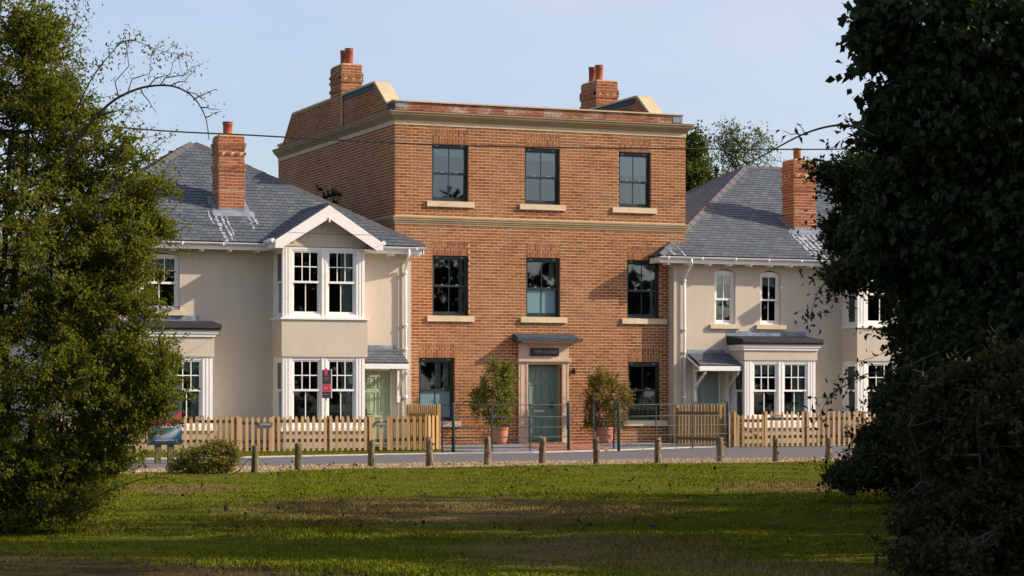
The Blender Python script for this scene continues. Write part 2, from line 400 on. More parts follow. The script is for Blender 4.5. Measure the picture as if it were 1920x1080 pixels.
# ------------------------------------------------------------------ planes of the buildings
Y0 = 55.6                       # townhouse front
XB = PX(740.4, Y0)              # its left corner
XR = PX(1285.6, Y0)             # its right corner
YL = 54.39; YLB = YL-.80        # left house front and its bay
YR = Y0-.27; YRB = YR-.80       # right house
CH = .0775; CW = .228           # brick course and bay
def snap(z): return round(z/CH)*CH
def wall_holes(b, x0, x1, z0, z1, y, th, holes):
    """front at y, thickness th behind it; holes (xa,xb,za,zb)"""
    xs = sorted({x0, x1, *[min(max(h[k], x0), x1) for h in holes for k in (0, 1)]}); zs = sorted({z0, z1, *[min(max(h[k], z0), z1) for h in holes for k in (2, 3)]})
    def hole(i, j):
        if i < 0 or j < 0 or i >= len(xs)-1 or j >= len(zs)-1: return True
        cx, cz = (xs[i]+xs[i+1])/2, (zs[j]+zs[j+1])/2
        return any(h[0] < cx < h[1] and h[2] < cz < h[3] for h in holes)
    for i in range(len(xs)-1):
        for j in range(len(zs)-1):
            if hole(i, j): continue
            a, c, d, e = xs[i], xs[i+1], zs[j], zs[j+1]
            b.face((a, y, d), (c, y, d), (c, y, e), (a, y, e)); b.face((c, y+th, d), (a, y+th, d), (a, y+th, e), (c, y+th, e))
            if hole(i-1, j): b.face((a, y+th, d), (a, y, d), (a, y, e), (a, y+th, e))
            if hole(i+1, j): b.face((c, y, d), (c, y+th, d), (c, y+th, e), (c, y, e))
            if hole(i, j-1): b.face((a, y+th, d), (c, y+th, d), (c, y, d), (a, y, d))
            if hole(i, j+1): b.face((a, y, e), (c, y, e), (c, y+th, e), (a, y+th, e))
def rows(x0, x1, z0, z1, holes, ch=CH, cw=CW, joint=.0185, phase=0):
    """bricks of a running bond: yields xa,xb,za,zb"""
    k = 0; z = z0
    while z+ch*.5 < z1:
        zc = z+ch/2; segs = [(x0, x1)]
        for h in holes:
            if h[2] < zc < h[3]:
                out = []
                for a, b in segs:
                    if h[1] <= a or h[0] >= b: out.append((a, b)); continue
                    if h[0] > a: out.append((a, h[0]))
                    if h[1] < b: out.append((h[1], b))
                segs = out
        off = (k+phase) % 2*cw/2
        for a, b in segs:
            n0 = math.floor((a-x0-off)/cw); x = x0+off+n0*cw
            while x < b-.001:
                xa, xb_ = max(x, a)+(joint/2 if x > a+.001 else 0), min(x+cw, b)-(joint/2 if x+cw < b-.001 else 0)
                if xb_-xa > .025: yield xa, xb_, z+joint/2, min(z+ch-joint/2, z1)
                x += cw
        z += ch; k += 1
def frontT(q): return q
def sideT(X, Y):
    """local x -> towards the viewer (-Y), local depth -> +X; local origin at (X, Y)"""
    return lambda q: (X+q[1], Y-q[0], q[2])

# ------------------------------------------------------------------ windows
def sash(parent, x0, x1, z0, z1, y, rec=.1, jw=.09, hw=.12, bw=.08, rail=None, top=(2, 1), bot=(2, 1), mat='white', gb=.022, blind=0, film=(0, 0), curtain=None, tf=None, label=None, arch=0, sashset=.035):
    """box sash window in the plane y (wall face), frame face set back by rec; returns the window part"""
    yf = y+rec; mt = M[mat]; b = MB(tf)
    if rail is None: rail = (z0+z1)/2
    b.box(x0, x0+jw, yf, yf+.14, z0, z1); b.box(x1-jw, x1, yf, yf+.14, z0, z1)
    b.box(x0+jw, x1-jw, yf, yf+.14, z1-hw, z1, 'lr'); b.box(x0+jw, x1-jw, yf, yf+.14, z0, z0+bw*.55, 'lr')
    if arch:
        n = 10; pts = [(x0, z1)]+[(x0+(x1-x0)*i/n, z1+arch*(1-(2*i/n-1)**2)) for i in range(1, n)]+[(x1, z1)]
        b.prism(pts, 'y', yf, yf+.1)
    a, c = x0+jw, x1-jw
    st = .045 if mat == 'white' else .04
    # upper sash (outer), lower sash (inner)
    yu, yl = yf+.02, yf+.02+sashset
    zt = z1-hw
    b.box(a, a+st, yu, yu+.035, rail, zt); b.box(c-st, c, yu, yu+.035, rail, zt); b.box(a+st, c-st, yu, yu+.035, zt-st*.8, zt, 'lr'); b.box(a-.012, c+.012, yu-.012, yu+.035, rail-.025, rail+.028)
    zb = z0+bw*.55
    b.box(a, a+st, yl, yl+.035, zb, rail); b.box(c-st, c, yl, yl+.035, zb, rail); b.box(a+st, c-st, yl, yl+.035, zb, zb+bw, 'lr')
    win = b.build('window', mt, parent, label=label)
    gx0, gx1 = a+st, c-st
    bars = MB(tf); panes = []
    for (zz0, zz1, (nc, nr), yy, isf) in ((rail+.028, zt-st*.8, top, yu+.012, film[0]), (zb+bw, rail-.025, bot, yl+.012, film[1])):
        for i in range(1, nc):
            xx = gx0+(gx1-gx0)*i/nc; bars.box(xx-gb/2, xx+gb/2, yy-.008, yy+.018, zz0, zz1)
        for j in range(1, nr):
            zz = zz0+(zz1-zz0)*j/nr; bars.box(gx0, gx1, yy-.006, yy+.016, zz-gb/2, zz+gb/2)
        for i in range(nc):
            for j in range(nr):
                xa = gx0+(gx1-gx0)*i/nc+(gb/2 if i else -.004); xb_ = gx0+(gx1-gx0)*(i+1)/nc-(gb/2 if i < nc-1 else -.004)
                za = zz0+(zz1-zz0)*j/nr+(gb/2 if j else -.004); zb2 = zz0+(zz1-zz0)*(j+1)/nr-(gb/2 if j < nr-1 else -.004)
                p = MB(tf); p.box(xa, xb_, yy+.002, yy+.006, za, zb2); p.build('pane', M['film'] if isf else M['glass'], win)
    bars.build('glazing_bars', mt, win)
    if blind:
        p = MB(tf); hb = (zt-z0)*blind; p.box(gx0-.01, gx1+.01, yl+.045, yl+.051, zt-hb, zt+.02); p.build('blind', M['blind'], win)
    if curtain:
        for (ca, cb) in curtain:
            p = MB(tf); xa, xb_ = gx0+(gx1-gx0)*ca, gx0+(gx1-gx0)*cb; n = 10
            pts = [(xa+(xb_-xa)*i/n, yl+.08+.03*(i % 2)) for i in range(n+1)]
            p.prism(pts+[(q[0], q[1]+.012) for q in pts[::-1]], 'z', z0+.05, zt); p.build('curtain', M['curtain'], win)
    return win
def sill(parent, x0, x1, z0, z1, y, proj=.07, mat='sill', tf=None):
    b = MB(tf); b.prism([(y+.12, z0), (y-proj, z0), (y-proj, z1-.018), (y+.12, z1)], 'x', x0, x1)
    return b.build('sill', M[mat], parent)
def near300(items, n=300):
    order = sorted(range(len(items)), key=lambda i: -items[i][1]); keep = set(order[:n]); return keep
bm_cache = {}
def unit_box(mat, key, dims, bev=0):
    k = (mat, key)
    if k not in bm_cache:
        b = MB(); x, y, z = dims; b.box(-x/2, x/2, 0, y, 0, z); bm_cache[k] = b.mesh(M[mat])
    return bm_cache[k]
def lay_bricks(parent, items, mat, tfname, single=300, name='brick', stuffname='brickwork'):
    """items: boxes (x0,x1,y0,y1,z0,z1) ; the largest-showing are objects, the rest one joined part"""
    sc = []
    for i, q in enumerate(items):
        cx, cy, cz = (q[0]+q[1])/2, (q[2]+q[3])/2, (q[4]+q[5])/2
        d = math.sqrt(cx*cx+cy*cy+(cz-EYE)**2)
        ex = (q[1]-q[0])*abs(cy)/d+(q[3]-q[2])*abs(cx)/d
        sc.append((q, ex*(q[5]-q[4])/d/d*1e6-(0 if 0 < proj(cx, cy, cz)[0] < 1920 else 1e6)))
    keep = near300(sc, single); rest = MB()
    for i, q in enumerate(items):
        if i in keep:
            me = unit_box(mat, 'unit', (1, 1, 1)); o = link(name, me, parent, ((q[0]+q[1])/2, q[2], q[4]))
            o.scale = (q[1]-q[0], q[3]-q[2], q[5]-q[4])
        else: rest.box(*q)
    if rest.v: rest.build(stuffname, M[mat], parent, None, False, kind='stuff')
def proj(X, Y, Z):
    xc = C_*X-S_*Y; zc = S_*X+C_*Y
    return (CX+F*xc/zc, CY-F*(Z-EYE)/zc)

# ------------------------------------------------------------------ chimneys
def chimney(parent, x0, x1, y0, y1, zb, zt, corbels, pots, mat, single, cow=None, zslope=None, label=None, mort='mortar', flash=None):
    core = MB(); core.box(x0+.004, x1-.004, y0+.004, y1-.004, zb, zt-.01)
    n = int((zt-zb)/CH); items = []
    for k in range(n):
        z1 = zt-k*CH; z0 = z1-CH; o = corbels.get(k, 0); cd = k in (cow or ())
        if o: core.box(x0-o+.004, x1+o-.004, y0-o+.004, y1+o-.004, z0, z1-.004)
        off = (k % 2)*.114; j = .0085
        def run(a, b, off):
            x = a-off
            while x < b-.02:
                p, q = max(x, a), min(x+CW, b)
                if cd:
                    if int((x-a)/.114) % 2 == 0: yield p+j, min(p+.112, b)
                    x += .114; continue
                if q-p > .03: yield p+j, q-j
                x += CW
        oo = o+(.03 if cd else 0)
        for a, b in run(x0-oo, x1+oo, off): items.append((a, b, y0-oo, y0-oo+.05, z0+j, z1-j))
        for a, b in run(y0-oo+.052, y1+oo, CW/2-off): items.append((x0-oo, x0-oo+.05, a, b, z0+j, z1-j)); items.append((x1+oo-.05, x1+oo, a, b, z0+j, z1-j))
        for a, b in run(x0-oo+.052, x1+oo-.052, off): items.append((a, b, y1+oo-.05, y1+oo, z0+j, z1-j))
    ch = core.build('chimney', M[mort], parent, label=label)
    vis = [q for q in items if zslope is None or q[5] > zslope((q[0]+q[1])/2, (q[2]+q[3])/2)-.05]
    lay_bricks(ch, vis, mat, None, single)
    if zslope:
        b = MB(); zz = zt-(zt-zslope(x0, y0))*.735; b.box(x0-.008, x1+.008, y0-.008, y1+.008, zz, zz+.022); b.build('lead_tray', M['lead_tray'], ch)
    cp = MB(); cp.prism([(x0+.03, y0+.03), (x1-.03, y0+.03), (x1-.03, y1-.03), (x0+.03, y1-.03)], 'z', zt-.01, zt+.035); cp.build('mortar_cap', M[mort], ch)
    for (px, py, r, h, st) in pots:
        b = MB(); pr = [(r, 0), (r, h*.04), (r*.93, h*.06), (r*.93, h*.80), (r*1.02, h*.82), (r*1.02, h*.87), (r*.95, h*.88), (r*.97, h*.95), (r*1.07, h*.96), (r*1.07, h), (r*.85, h), (r*.85, h*.9)]
        if st: pr = [(r, 0), (r*.92, h*.05), (r*.92, h*.45), (r*1.03, h*.47), (r*.92, h*.52), (r*.92, h*.62), (r*1.03, h*.64), (r*.92, h*.69), (r*.92, h*.82), (r*1.2, h*.9), (r*1.2, h), (r*.9, h)]
        b.lathe((px, py, zt+.02), pr, 18); b.build('chimney_pot', M['pot_red'], ch)
    return ch

# ------------------------------------------------------------------ townhouse
TX, TY = (XB+XR)/2, Y0
town = thing('brick_townhouse', (TX, Y0, 0), 'tall three-storey red brick townhouse with flat parapet between the two cream houses', 'house', 'houses along the lane')
ZC0 = 8.20; ZC1 = 8.54            # cornice bottom / top at the front
DEP = 10.4; YBK = Y0+DEP
wins = []   # (x0,x1,z0,z1, spec)
def W(u0, u1, v0, v1, um=None, **k):
    um = um or (u0+u1)/2
    return dict(x0=PX(u0, Y0), x1=PX(u1, Y0), z1=snap(PZ(um, v0, Y0)), z0=snap(PZ(um, v1, Y0)), **k)
TW = [
 W(810, 878.5, 271, 378, blind=.16, rail=325, s=(801, 889.5)),
 W(984, 1050, 276, 383, blind=.17, rail=332.6, s=(975, 1061)),
 W(1160, 1220.5, 286, 388.5, blind=.38, rail=341, s=(1149, 1232)),
 W(811, 879, 477, 593.5, rail=536, s=(801.6, 889.6), curtain=[(.86, 1)]),
 W(986.5, 1050.5, 482, 596, rail=541, s=(977, 1063.5), film=(0, 1), curtain=[(.82, 1)]),
 W(1176, 1237, 486.5, 599.5, rail=545, s=(1167, 1251), curtain=[(.88, 1)]),
 W(785.5, 853, 673, 788.5, rail=731, s=(776, 865), film=(0, 1), curtain=[(.55, .72), (.8, 1)]),
 W(1177.5, 1238, 678, 788, rail=732, s=(1167, 1252)),
]
DX0, DX1 = PX(988.3, Y0), PX(1052.5, Y0); DZ0, DZ1 = .10, PZ(1020, 684.5, Y0)
holes = [(q['x0'], q['x1'], q['z0'], q['z1']) for q in TW]+[(DX0, DX1, 0.0, snap(DZ1))]
lints = [(q['x0'], q['x1'], q['z1'], q['z1']+CH*5) for q in TW]
strZ0, strZ1 = snap(5.645), snap(5.645)+CH*2.6
b = MB(); wall_holes(b, XB+.004, XR-.004, 0, ZC1, Y0+.0035, .3, holes)
b.box(XB+.004, XB+.3, Y0+.304, YBK, 0, ZC1, 'f'); b.box(XR-.3, XR-.004, Y0+.304, YBK, 0, ZC1, 'f'); b.box(XB+.3, XR-.3, YBK-.3, YBK, 0, ZC1, 'lr')
twall = b.build('wall', M['mortar'], town, (TX, Y0, 0))
# room linings kept dark: floors and a partition behind the rooms
b = MB()
for z in (2.95, 6.05): b.box(XB+.31, XR-.31, Y0+.31, YBK-.31, z, z+.25)
b.box(XB+.31, XR-.31, Y0+4, Y0+4.1, 0, 8.3); b.box(XB+.31, XR-.31, Y0+.31, YBK-.31, -.05, .08)
b.build('inner_floors', M['inside'], town)
# facing bricks of the front
strh = [(XB-1, XR+1, strZ0, strZ1)]
items = []
blocked = holes+lints+strh+[(PX(972, Y0), PX(1067, Y0), 0, PZ(1020, 640, Y0))]
for xa, xb_, za, zb in rows(XB, XR, 0, ZC0+.01, blocked):
    j = random.uniform(-.0015, .0025); items.append((xa, xb_, Y0-j, Y0+.02, za, zb))
for x0, x1, z0, z1 in lints:       # flat soldier arches in two alternating tiers
    n = round((x1-x0)/.0765); wd = (x1-x0)/n
    for i in range(n):
        a, c = x0+i*wd+.009, x0+(i+1)*wd-.009; m = z0+(z1-z0)*(.40 if i % 2 else .62)
        items.append((a, c, Y0-random.uniform(0, .003), Y0+.02, z0+.002, m-.009)); items.append((a, c, Y0-random.uniform(0, .003), Y0+.02, m+.009, z1-.009))
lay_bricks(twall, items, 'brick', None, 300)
# brick reveals on the right of the openings
items = []
for h in holes:
    for k in range(int((h[3]-h[2])/CH)):
        z = h[2]+k*CH; items.append((h[1]-.006, h[1]+.004, Y0+.004, Y0+.1, z+.005, z+CH-.005))
# side wall
for ya, yb, za, zb in rows(Y0+.02, YBK, 2.0-2.0 % CH, ZC0+.01, [(Y0-1, YBK+1, strZ0, strZ1)], phase=1):
    items.append((XB, XB+.02, ya, yb, za, zb))
bb = MB()
for q in items: bb.box(*q)
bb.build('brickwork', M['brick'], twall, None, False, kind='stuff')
# string course and cornice, mitred round the left corner: profiles (out, z)
def band(name, prof, mat, parent, x0, x1, y0, y1, inner=.0):
    """a moulding running along the front (y0) and back along the left and right walls"""
    b = MB(); n = len(prof); rings = []
    for (cx, cy, sx, sy) in ((x0, y1, -1, 0), (x0, y0, -1, -1), (x1, y0, 1, -1), (x1, y1, 1, 0)):
        rings.append([b.p((cx+sx*o, cy+sy*o, z)) for o, z in prof])
    for r, s in zip(rings, rings[1:]):
        for k in range(n-1): b.f.append([r[k], s[k], s[k+1], r[k+1]]); b.sm.append(False)
        b.f.append([r[n-1], s[n-1], s[0], r[0]]); b.sm.append(False)
    b.f.append(rings[0][::-1]); b.f.append(rings[-1]); b.sm += [False, False]
    return b.build(name, M[mat], parent)
sz = strZ0; h3 = (strZ1-strZ0)
band('string_course', [(-.05, sz), (.012, sz), (.012, sz+h3*.26), (.03, sz+h3*.28), (.03, sz+h3*.48), (.05, sz+h3*.52), (.05, sz+h3*.72), (.065, sz+h3*.78), (.065, sz+h3*.97), (.0, sz+h3), (-.05, sz+h3)], 'stone_mould', town, XB, XR, Y0, YBK)
z = ZC0
band('cornice_frieze', [(-.05, z), (.012, z), (.012, z+.105), (-.05, z+.105)], 'stone', town, XB, XR, Y0, YBK)
band('cornice', [(-.05, z+.105), (.02, z+.105), (.03, z+.135), (.06, z+.15), (.07, z+.18), (.11, z+.20), (.13, z+.235), (.155, z+.245), (.155, z+.285), (.185, z+.30), (.185, z+.335), (.0, z+.355), (-.05, z+.355)], 'stone_mould', town, XB, XR, Y0, YBK)
band('cornice_lead', [(-.05, z+.3555), (.0, z+.356), (.192, z+.337), (.192, z+.345), (0, z+.37), (-.05, z+.37)], 'lead_dark', town, XB, XR, Y0, YBK)
# parapet
pz0 = ZC1+.01; pz1 = PZ(760, 194, Y0)
pitems = [(a, c, Y0, Y0+.03, za, zb) for a, c, za, zb in rows(XB, XR-.12, pz0, pz0+3*CH+.02, [], phase=1)]
b = MB(); b.box(XB+.01, XR-.12, Y0+.01, Y0+.3, pz0-.2, pz0+3*CH); par = b.build('parapet', M['mortar'], town)
bb = MB()
for q in pitems: bb.box(*q)
bb.build('brickwork', M['brick_bloom'], par, None, False, kind='stuff')
ztop = pz0+3*CH
x = XB-.03
while x < XR-.1:
    l = min(.92, XR-.06-x); b = MB(); b.prism([(Y0-.045, ztop), (Y0-.045, ztop+.035), (Y0+.15, ztop+.055), (Y0+.34, ztop+.035), (Y0+.34, ztop)], 'x', x, x+l-.006); b.build('coping_stone', M['stone_cop'], par); x += .92
b = MB(); b.box(XR-.37, XR-.10, Y0-.012, Y0+.0, pz0+.04, ztop-.004); b.box(XB+.02, XB+.26, Y0-.012, Y0+.0, pz0+.08, ztop-.004); b.build('lead_flashing', M['lead'], par)
# gable parapet on the left side wall, drawn on the plane X = XB
def gable_parapet(X, side_bricks, label=None, front_dy=0):
    zt = QZ(704, 157.5, XB); ya = QY(704, XB); zl = ztop-.02; ys = QY(727, XB); yb = QY(550, XB); ybl = QY(533, XB)
    zt = 0.5*(zt+QZ(550, 213.5, XB))
    poly = [(Y0+.31, ZC1), (Y0+.31, zl), (ys, zl), (ya, zt), (yb, zt), (ybl, zl-.1), (YBK, zl-.1), (YBK, ZC1)]
    b = MB(); b.prism(poly, 'x', X+.01, X+.33); gp = b.build('side_parapet', M['mortar'], town)
    bb = MB()
    def top(y):
        if y < ys: return zl
        if y < ya: return zl+(zt-zl)*(y-ys)/(ya-ys)
        if y < yb: return zt
        if y < ybl: return zt+(zl-.1-zt)*(y-yb)/(ybl-yb)
        return zl-.1
    for y0_, y1_, za, zb in rows(Y0+.04, YBK, pz0, zt, [], phase=1):
        if (zb > top(y0_)+.01 and zb > top(y1_)+.01): continue
        t0 = min(top(y0_), zb); t1 = min(top(y1_), zb)
        if min(t0, t1) < za+.01: continue
        bb.prism([(y0_, za), (y1_, za), (y1_, t1), (y0_, t0)], 'x', X, X+.02)
    bb.build('brickwork', M['brick'], gp, None, False, kind='stuff')
    t = .055
    seq = [(Y0+.345, zl), (ys+.02, zl), (ya, zt), (yb, zt), (ybl, zl-.1), (YBK+.03, zl-.1)]
    for i, ((a, za), (c, zc)) in enumerate(zip(seq, seq[1:])):
        d = math.hypot(c-a, zc-za); n = max(1, round(d/.95))
        for k in range(n):
            p0 = (a+(c-a)*k/n, za+(zc-za)*k/n); p1 = (a+(c-a)*(k+1)/n-.004*(c-a)/d, za+(zc-za)*(k+1)/n-.004*(zc-za)/d)
            ny, nz = -(zc-za)/d*t, (c-a)/d*t
            if nz < 0: ny, nz = -ny, -nz
            q = MB(); q.prism([p0, p1, (p1[0]+ny, p1[1]+nz), (p0[0]+ny, p0[1]+nz)], 'x', X-.035, X+.375); q.build('coping_stone', M['stone_cop'], gp)
    fl = MB()
    for (a, c) in ((Y0+.05, ys), (ya+.2, QY(642, XB)), ):
        fl.prism([(a, top(a)-.16), (c, top(c)-.16), (c, top(c)-.005), (a, top(a)-.005)], 'x', X-.008, X-.001)
    fl.build('lead_flashing', M['lead_dark'], gp)
    return gp, ya, zt
gpL, _, GZT = gable_parapet(XB, True)
XG = PX(1232.5, Y0+.3)
gpR, _, _ = gable_parapet(XG, True)
# flat roof deck
b = MB(); b.box(XB+.33, XR-.01, Y0+.31, YBK-.01, ZC1-.1, ZC1+.02); b.build('roof', M['lead_dark'], town)
YC0 = QY(637, XB-.1); YC1 = QY(615.5, XB-.1); XC1 = PX(679.5, YC0)
zct = PZ(637, 120, YC0)
corb = {2: .0, 3: .035, 4: .0, 5: .035, 8: .03}
chimney(town, XB-.04, XC1, YC0, YC1, ZC1+.0, zct, {3: .03, 5: .03, 8: .03}, [(XC1-.28, YC0+.3, .118, .46, 0), (XC1-.31, YC0+.62, .118, .44, 0)], 'brick', 0, cow=(4,), mort='mortar')
XD0 = PX(1119, YC0); XD1 = PX(1158.5, YC0); zdt = PZ(1119, 151, YC0)
chimney(town, XD0, XD1, YC0, YC1+.1, ZC1, zdt, {3: .03, 5: .03, 8: .03}, [(XD0+.2, YC0+.28, .118, .46, 0), (XD0+.15, YC0+.62, .118, .44, 0)], 'brick_red', 0, cow=(4,), mort='mortar')
# windows
for q in TW:
    um = 1000
    xm = (q['x0']+q['x1'])/2; uu = proj(xm, Y0, 3)[0]
    wn = sash(town, q['x0'], q['x1'], q['z0'], q['z1'], Y0, .085, .045, .085, .07, PZ(uu, q['rail'], Y0), (2, 1), (2, 1), 'dark_frame', .02, q.get('blind', 0), q.get('film', (0, 0)), q.get('curtain'), sashset=.03)
    b = MB()
    for dx in (.16, .84):
        xx = q['x0']+(q['x1']-q['x0'])*dx; b.box(xx-.03, xx+.03, Y0+.078, Y0+.086, q['z1']-.055, q['z1']-.043)
    b.build('trickle_vents', M['upvc'], wn)
    b = MB(); rz = PZ(uu, q['rail'], Y0)
    for dx in (.3, .7):
        xx = q['x0']+(q['x1']-q['x0'])*dx; b.box(xx-.03, xx+.03, Y0+.088, Y0+.10, rz+.028, rz+.045)
    b.build('sash_catches', M['steel'], wn)
    sill(wn, PX(q['s'][0], Y0-.05), PX(q['s'][1], Y0-.05), q['z0']-.15, q['z0']+.0, Y0, .06)
# doorcase
PXa, PXb = PX(973, Y0-.06), PX(1067, Y0-.06)
b = MB(); zl_ = PZ(1020, 680, Y0-.06); zf = PZ(1020, 672, Y0-.06); zt_ = PZ(1020, 640, Y0-.06)
b.box(PXa, DX0, Y0-.06, Y0+.1, .30, zl_); b.box(DX1, PXb, Y0-.06, Y0+.1, .30, zl_)
b.box(PXa-.01, DX0+.0, Y0-.075, Y0+.1, .06, .30); b.box(DX1, PXb+.01, Y0-.075, Y0+.1, .06, .30)
b.box(PXa, PXb, Y0-.06, Y0+.1, zf, zt_); b.box(DX0, DX1, Y0-.05, Y0+.1, snap(DZ1)-.005, zl_)
b.box(PXa-.02, PXb+.02, Y0-.10, Y0+.1, zl_, zf)
b.box(PXa-.03, PXb+.05, Y0-.12, Y0+.1, zl_+.03, zf-.02)
for (a, c) in ((PXa+.05, DX0-.07), (DX1+.05, PXb-.06)):
    b.box(a, a+.012, Y0-.068, Y0-.06, .4, zl_-.05); b.box(c, c+.012, Y0-.068, Y0-.06, .4, zl_-.05)
b.box(DX0-.045, DX0, Y0-.075, Y0-.06, .30, zl_); b.box(DX1, DX1+.045, Y0-.075, Y0-.06, .30, zl_)
case = b.build('doorcase', M['stone_door'], town)
b = MB(); b.box(PXa-.03, PXb+.05, Y0-.22, Y0+.10, 0, .058); b.box(PXa-.12, PXb+.5, Y0-.50, Y0-.22, -.01, .03); b.build('doorstep', M['stone_door'], town)
# canopy
CXa, CXb = PX(971, Y0-.42), PX(1093, Y0-.42); zc_ = PZ(1020, 640, Y0-.42)
b = MB(); b.box(CXa, CXb, Y0-.42, Y0, zc_, zc_+.09); b.prism([(Y0-.34, zc_+.09), (Y0, zc_+.09), (Y0, zc_+.2), (Y0-.10, zc_+.19)], 'x', CXa+.04, CXb-.1)
b.build('door_canopy', M['lead_dark'], town)
b = MB(); b.prism([(Y0-.08, zt_), (Y0-.06, zt_-.07), (Y0, zt_-.07), (Y0, zc_-.002), (Y0-.36, zc_-.002), (Y0-.34, zc_-.04)], 'x', PXa-.02, PXb+.02); b.build('canopy_moulding', M['stone_door'], town)
# brick reveal and door
yd = Y0+.24
b = MB(); b.box(DX0, DX1, yd+.03, yd+.09, .06, snap(DZ1)); b.build('door_lining', M['door'], town)
def panel_door(parent, x0, x1, z0, z1, y, mat, grid, slot, handle_side, tf=None):
    b = MB(tf); b.box(x0, x1, y, y+.045, z0, z1)
    d = b.build('door', M[mat], parent); wd = x1-x0; ht = z1-z0
    for (a, c, e, f) in grid:
        p = MB(tf); X0, X1, Z0, Z1 = x0+wd*a, x0+wd*c, z0+ht*e, z0+ht*f
        p.prism([(X0, Z0), (X1, Z0), (X1, Z1), (X0, Z1)], 'y', y-.004, y)
        p.box(X0+.0, X0+.022, y-.022, y-.004, Z0, Z1); p.box(X1-.022, X1, y-.022, y-.004, Z0, Z1); p.box(X0+.022, X1-.022, y-.022, y-.004, Z1-.022, Z1); p.box(X0+.022, X1-.022, y-.022, y-.004, Z0, Z0+.022)
        p.box(X0+.06, X1-.06, y-.018, y-.004, Z0+.06, Z1-.06)
        p.build('door_panel', M[mat], d)
    p = MB(tf); zz = z0+ht*slot; p.box(x0+wd*.30, x0+wd*.66, y-.015, y, zz-.028, zz+.028); p.box(x0+wd*.34, x0+wd*.62, y-.022, y-.015, zz-.014, zz+.014); p.build('letter_plate', M['steel'], d)
    hx = x0+wd*(.93 if handle_side > 0 else .07); p = MB(tf); zz = z0+ht*(slot+.06)
    p.box(hx-.018, hx+.018, y-.012, y, zz-.07, zz+.12); p.tube([(hx, y-.01, zz), (hx, y-.05, zz), (hx-handle_side*.11, y-.05, zz)], .010, 8); p.build('handle', M['black'], d)
    return d
G6 = [(.07, .40, .80, .94), (.54, .88, .80, .94), (.07, .40, .44, .76), (.54, .88, .44, .76), (.07, .40, .05, .33), (.54, .88, .05, .33)]
panel_door(town, DX0+.03, DX0+.03+.84, .10, snap(DZ1)-.04, yd, 'door', G6, .395, 1)
b = MB(); b.box(DX0+.87+.005, DX1-.001, yd-.03, yd+.03, .06, snap(DZ1)); b.build('door_post', M['door'], town)
# house name sign
sx0, sx1 = PX(994.6, Y0-.09), PX(1048, Y0-.09); sz0, sz1 = PZ(1020, 667.5, Y0-.09), PZ(1020, 652.5, Y0-.09)
sg = MB().box(sx0, sx1, Y0-.09, Y0-.062, sz0, sz1).build('name_sign', M['sign'], town)
fc = bpy.data.curves.new("name", 'FONT'); fc.body = "THE CLOUD"; fc.size = .118; fc.extrude = .003; fc.align_x = 'CENTER'; fc.align_y = 'CENTER'; fc.space_character = 1.06
fo = bpy.data.objects.new("name", fc); SC.collection.objects.link(fo)
dg = bpy.context.evaluated_depsgraph_get(); tm = bpy.data.meshes.new_from_object(fo.evaluated_get(dg)); bpy.data.objects.remove(fo)
tm.materials.clear(); tm.materials.append(M['letter'])
to = link('lettering', tm, sg, ((sx0+sx1)/2+.03, Y0-.093, (sz0+sz1)/2)); to.rotation_euler = (math.radians(90), 0, 0)
b = MB(); lx = PX(1077, Y0-.08); zlm = PZ(1077, 701, Y0); b.lathe((lx, Y0-.075, zlm), [(.04, 0), (.045, .01), (.045, .12), (.035, .16)], 12); b.box(lx-.025, lx+.025, Y0-.05, Y0+.0, zlm+.03, zlm+.11); b.build('wall_lamp', M['black'], town)
# black flue terminals on the shaded side wall
for (u, v, s) in ((603, 352, -1), (613, 367, 1), (621, 364, 1), (628.5, 362, 1), (632.5, 361, 1), (639, 361, -1), (631, 377, 1)):
    yy = QY(u, XB); zz = QZ(u, v, XB); b = MB()
    b.tube([(XB+.01, yy, zz-.05), (XB-.09, yy, zz-.05), (XB-.13, yy-.10*s, zz+.09)], [.045, .045, .03], 8); b.build('flue_terminal', M['black'], town)

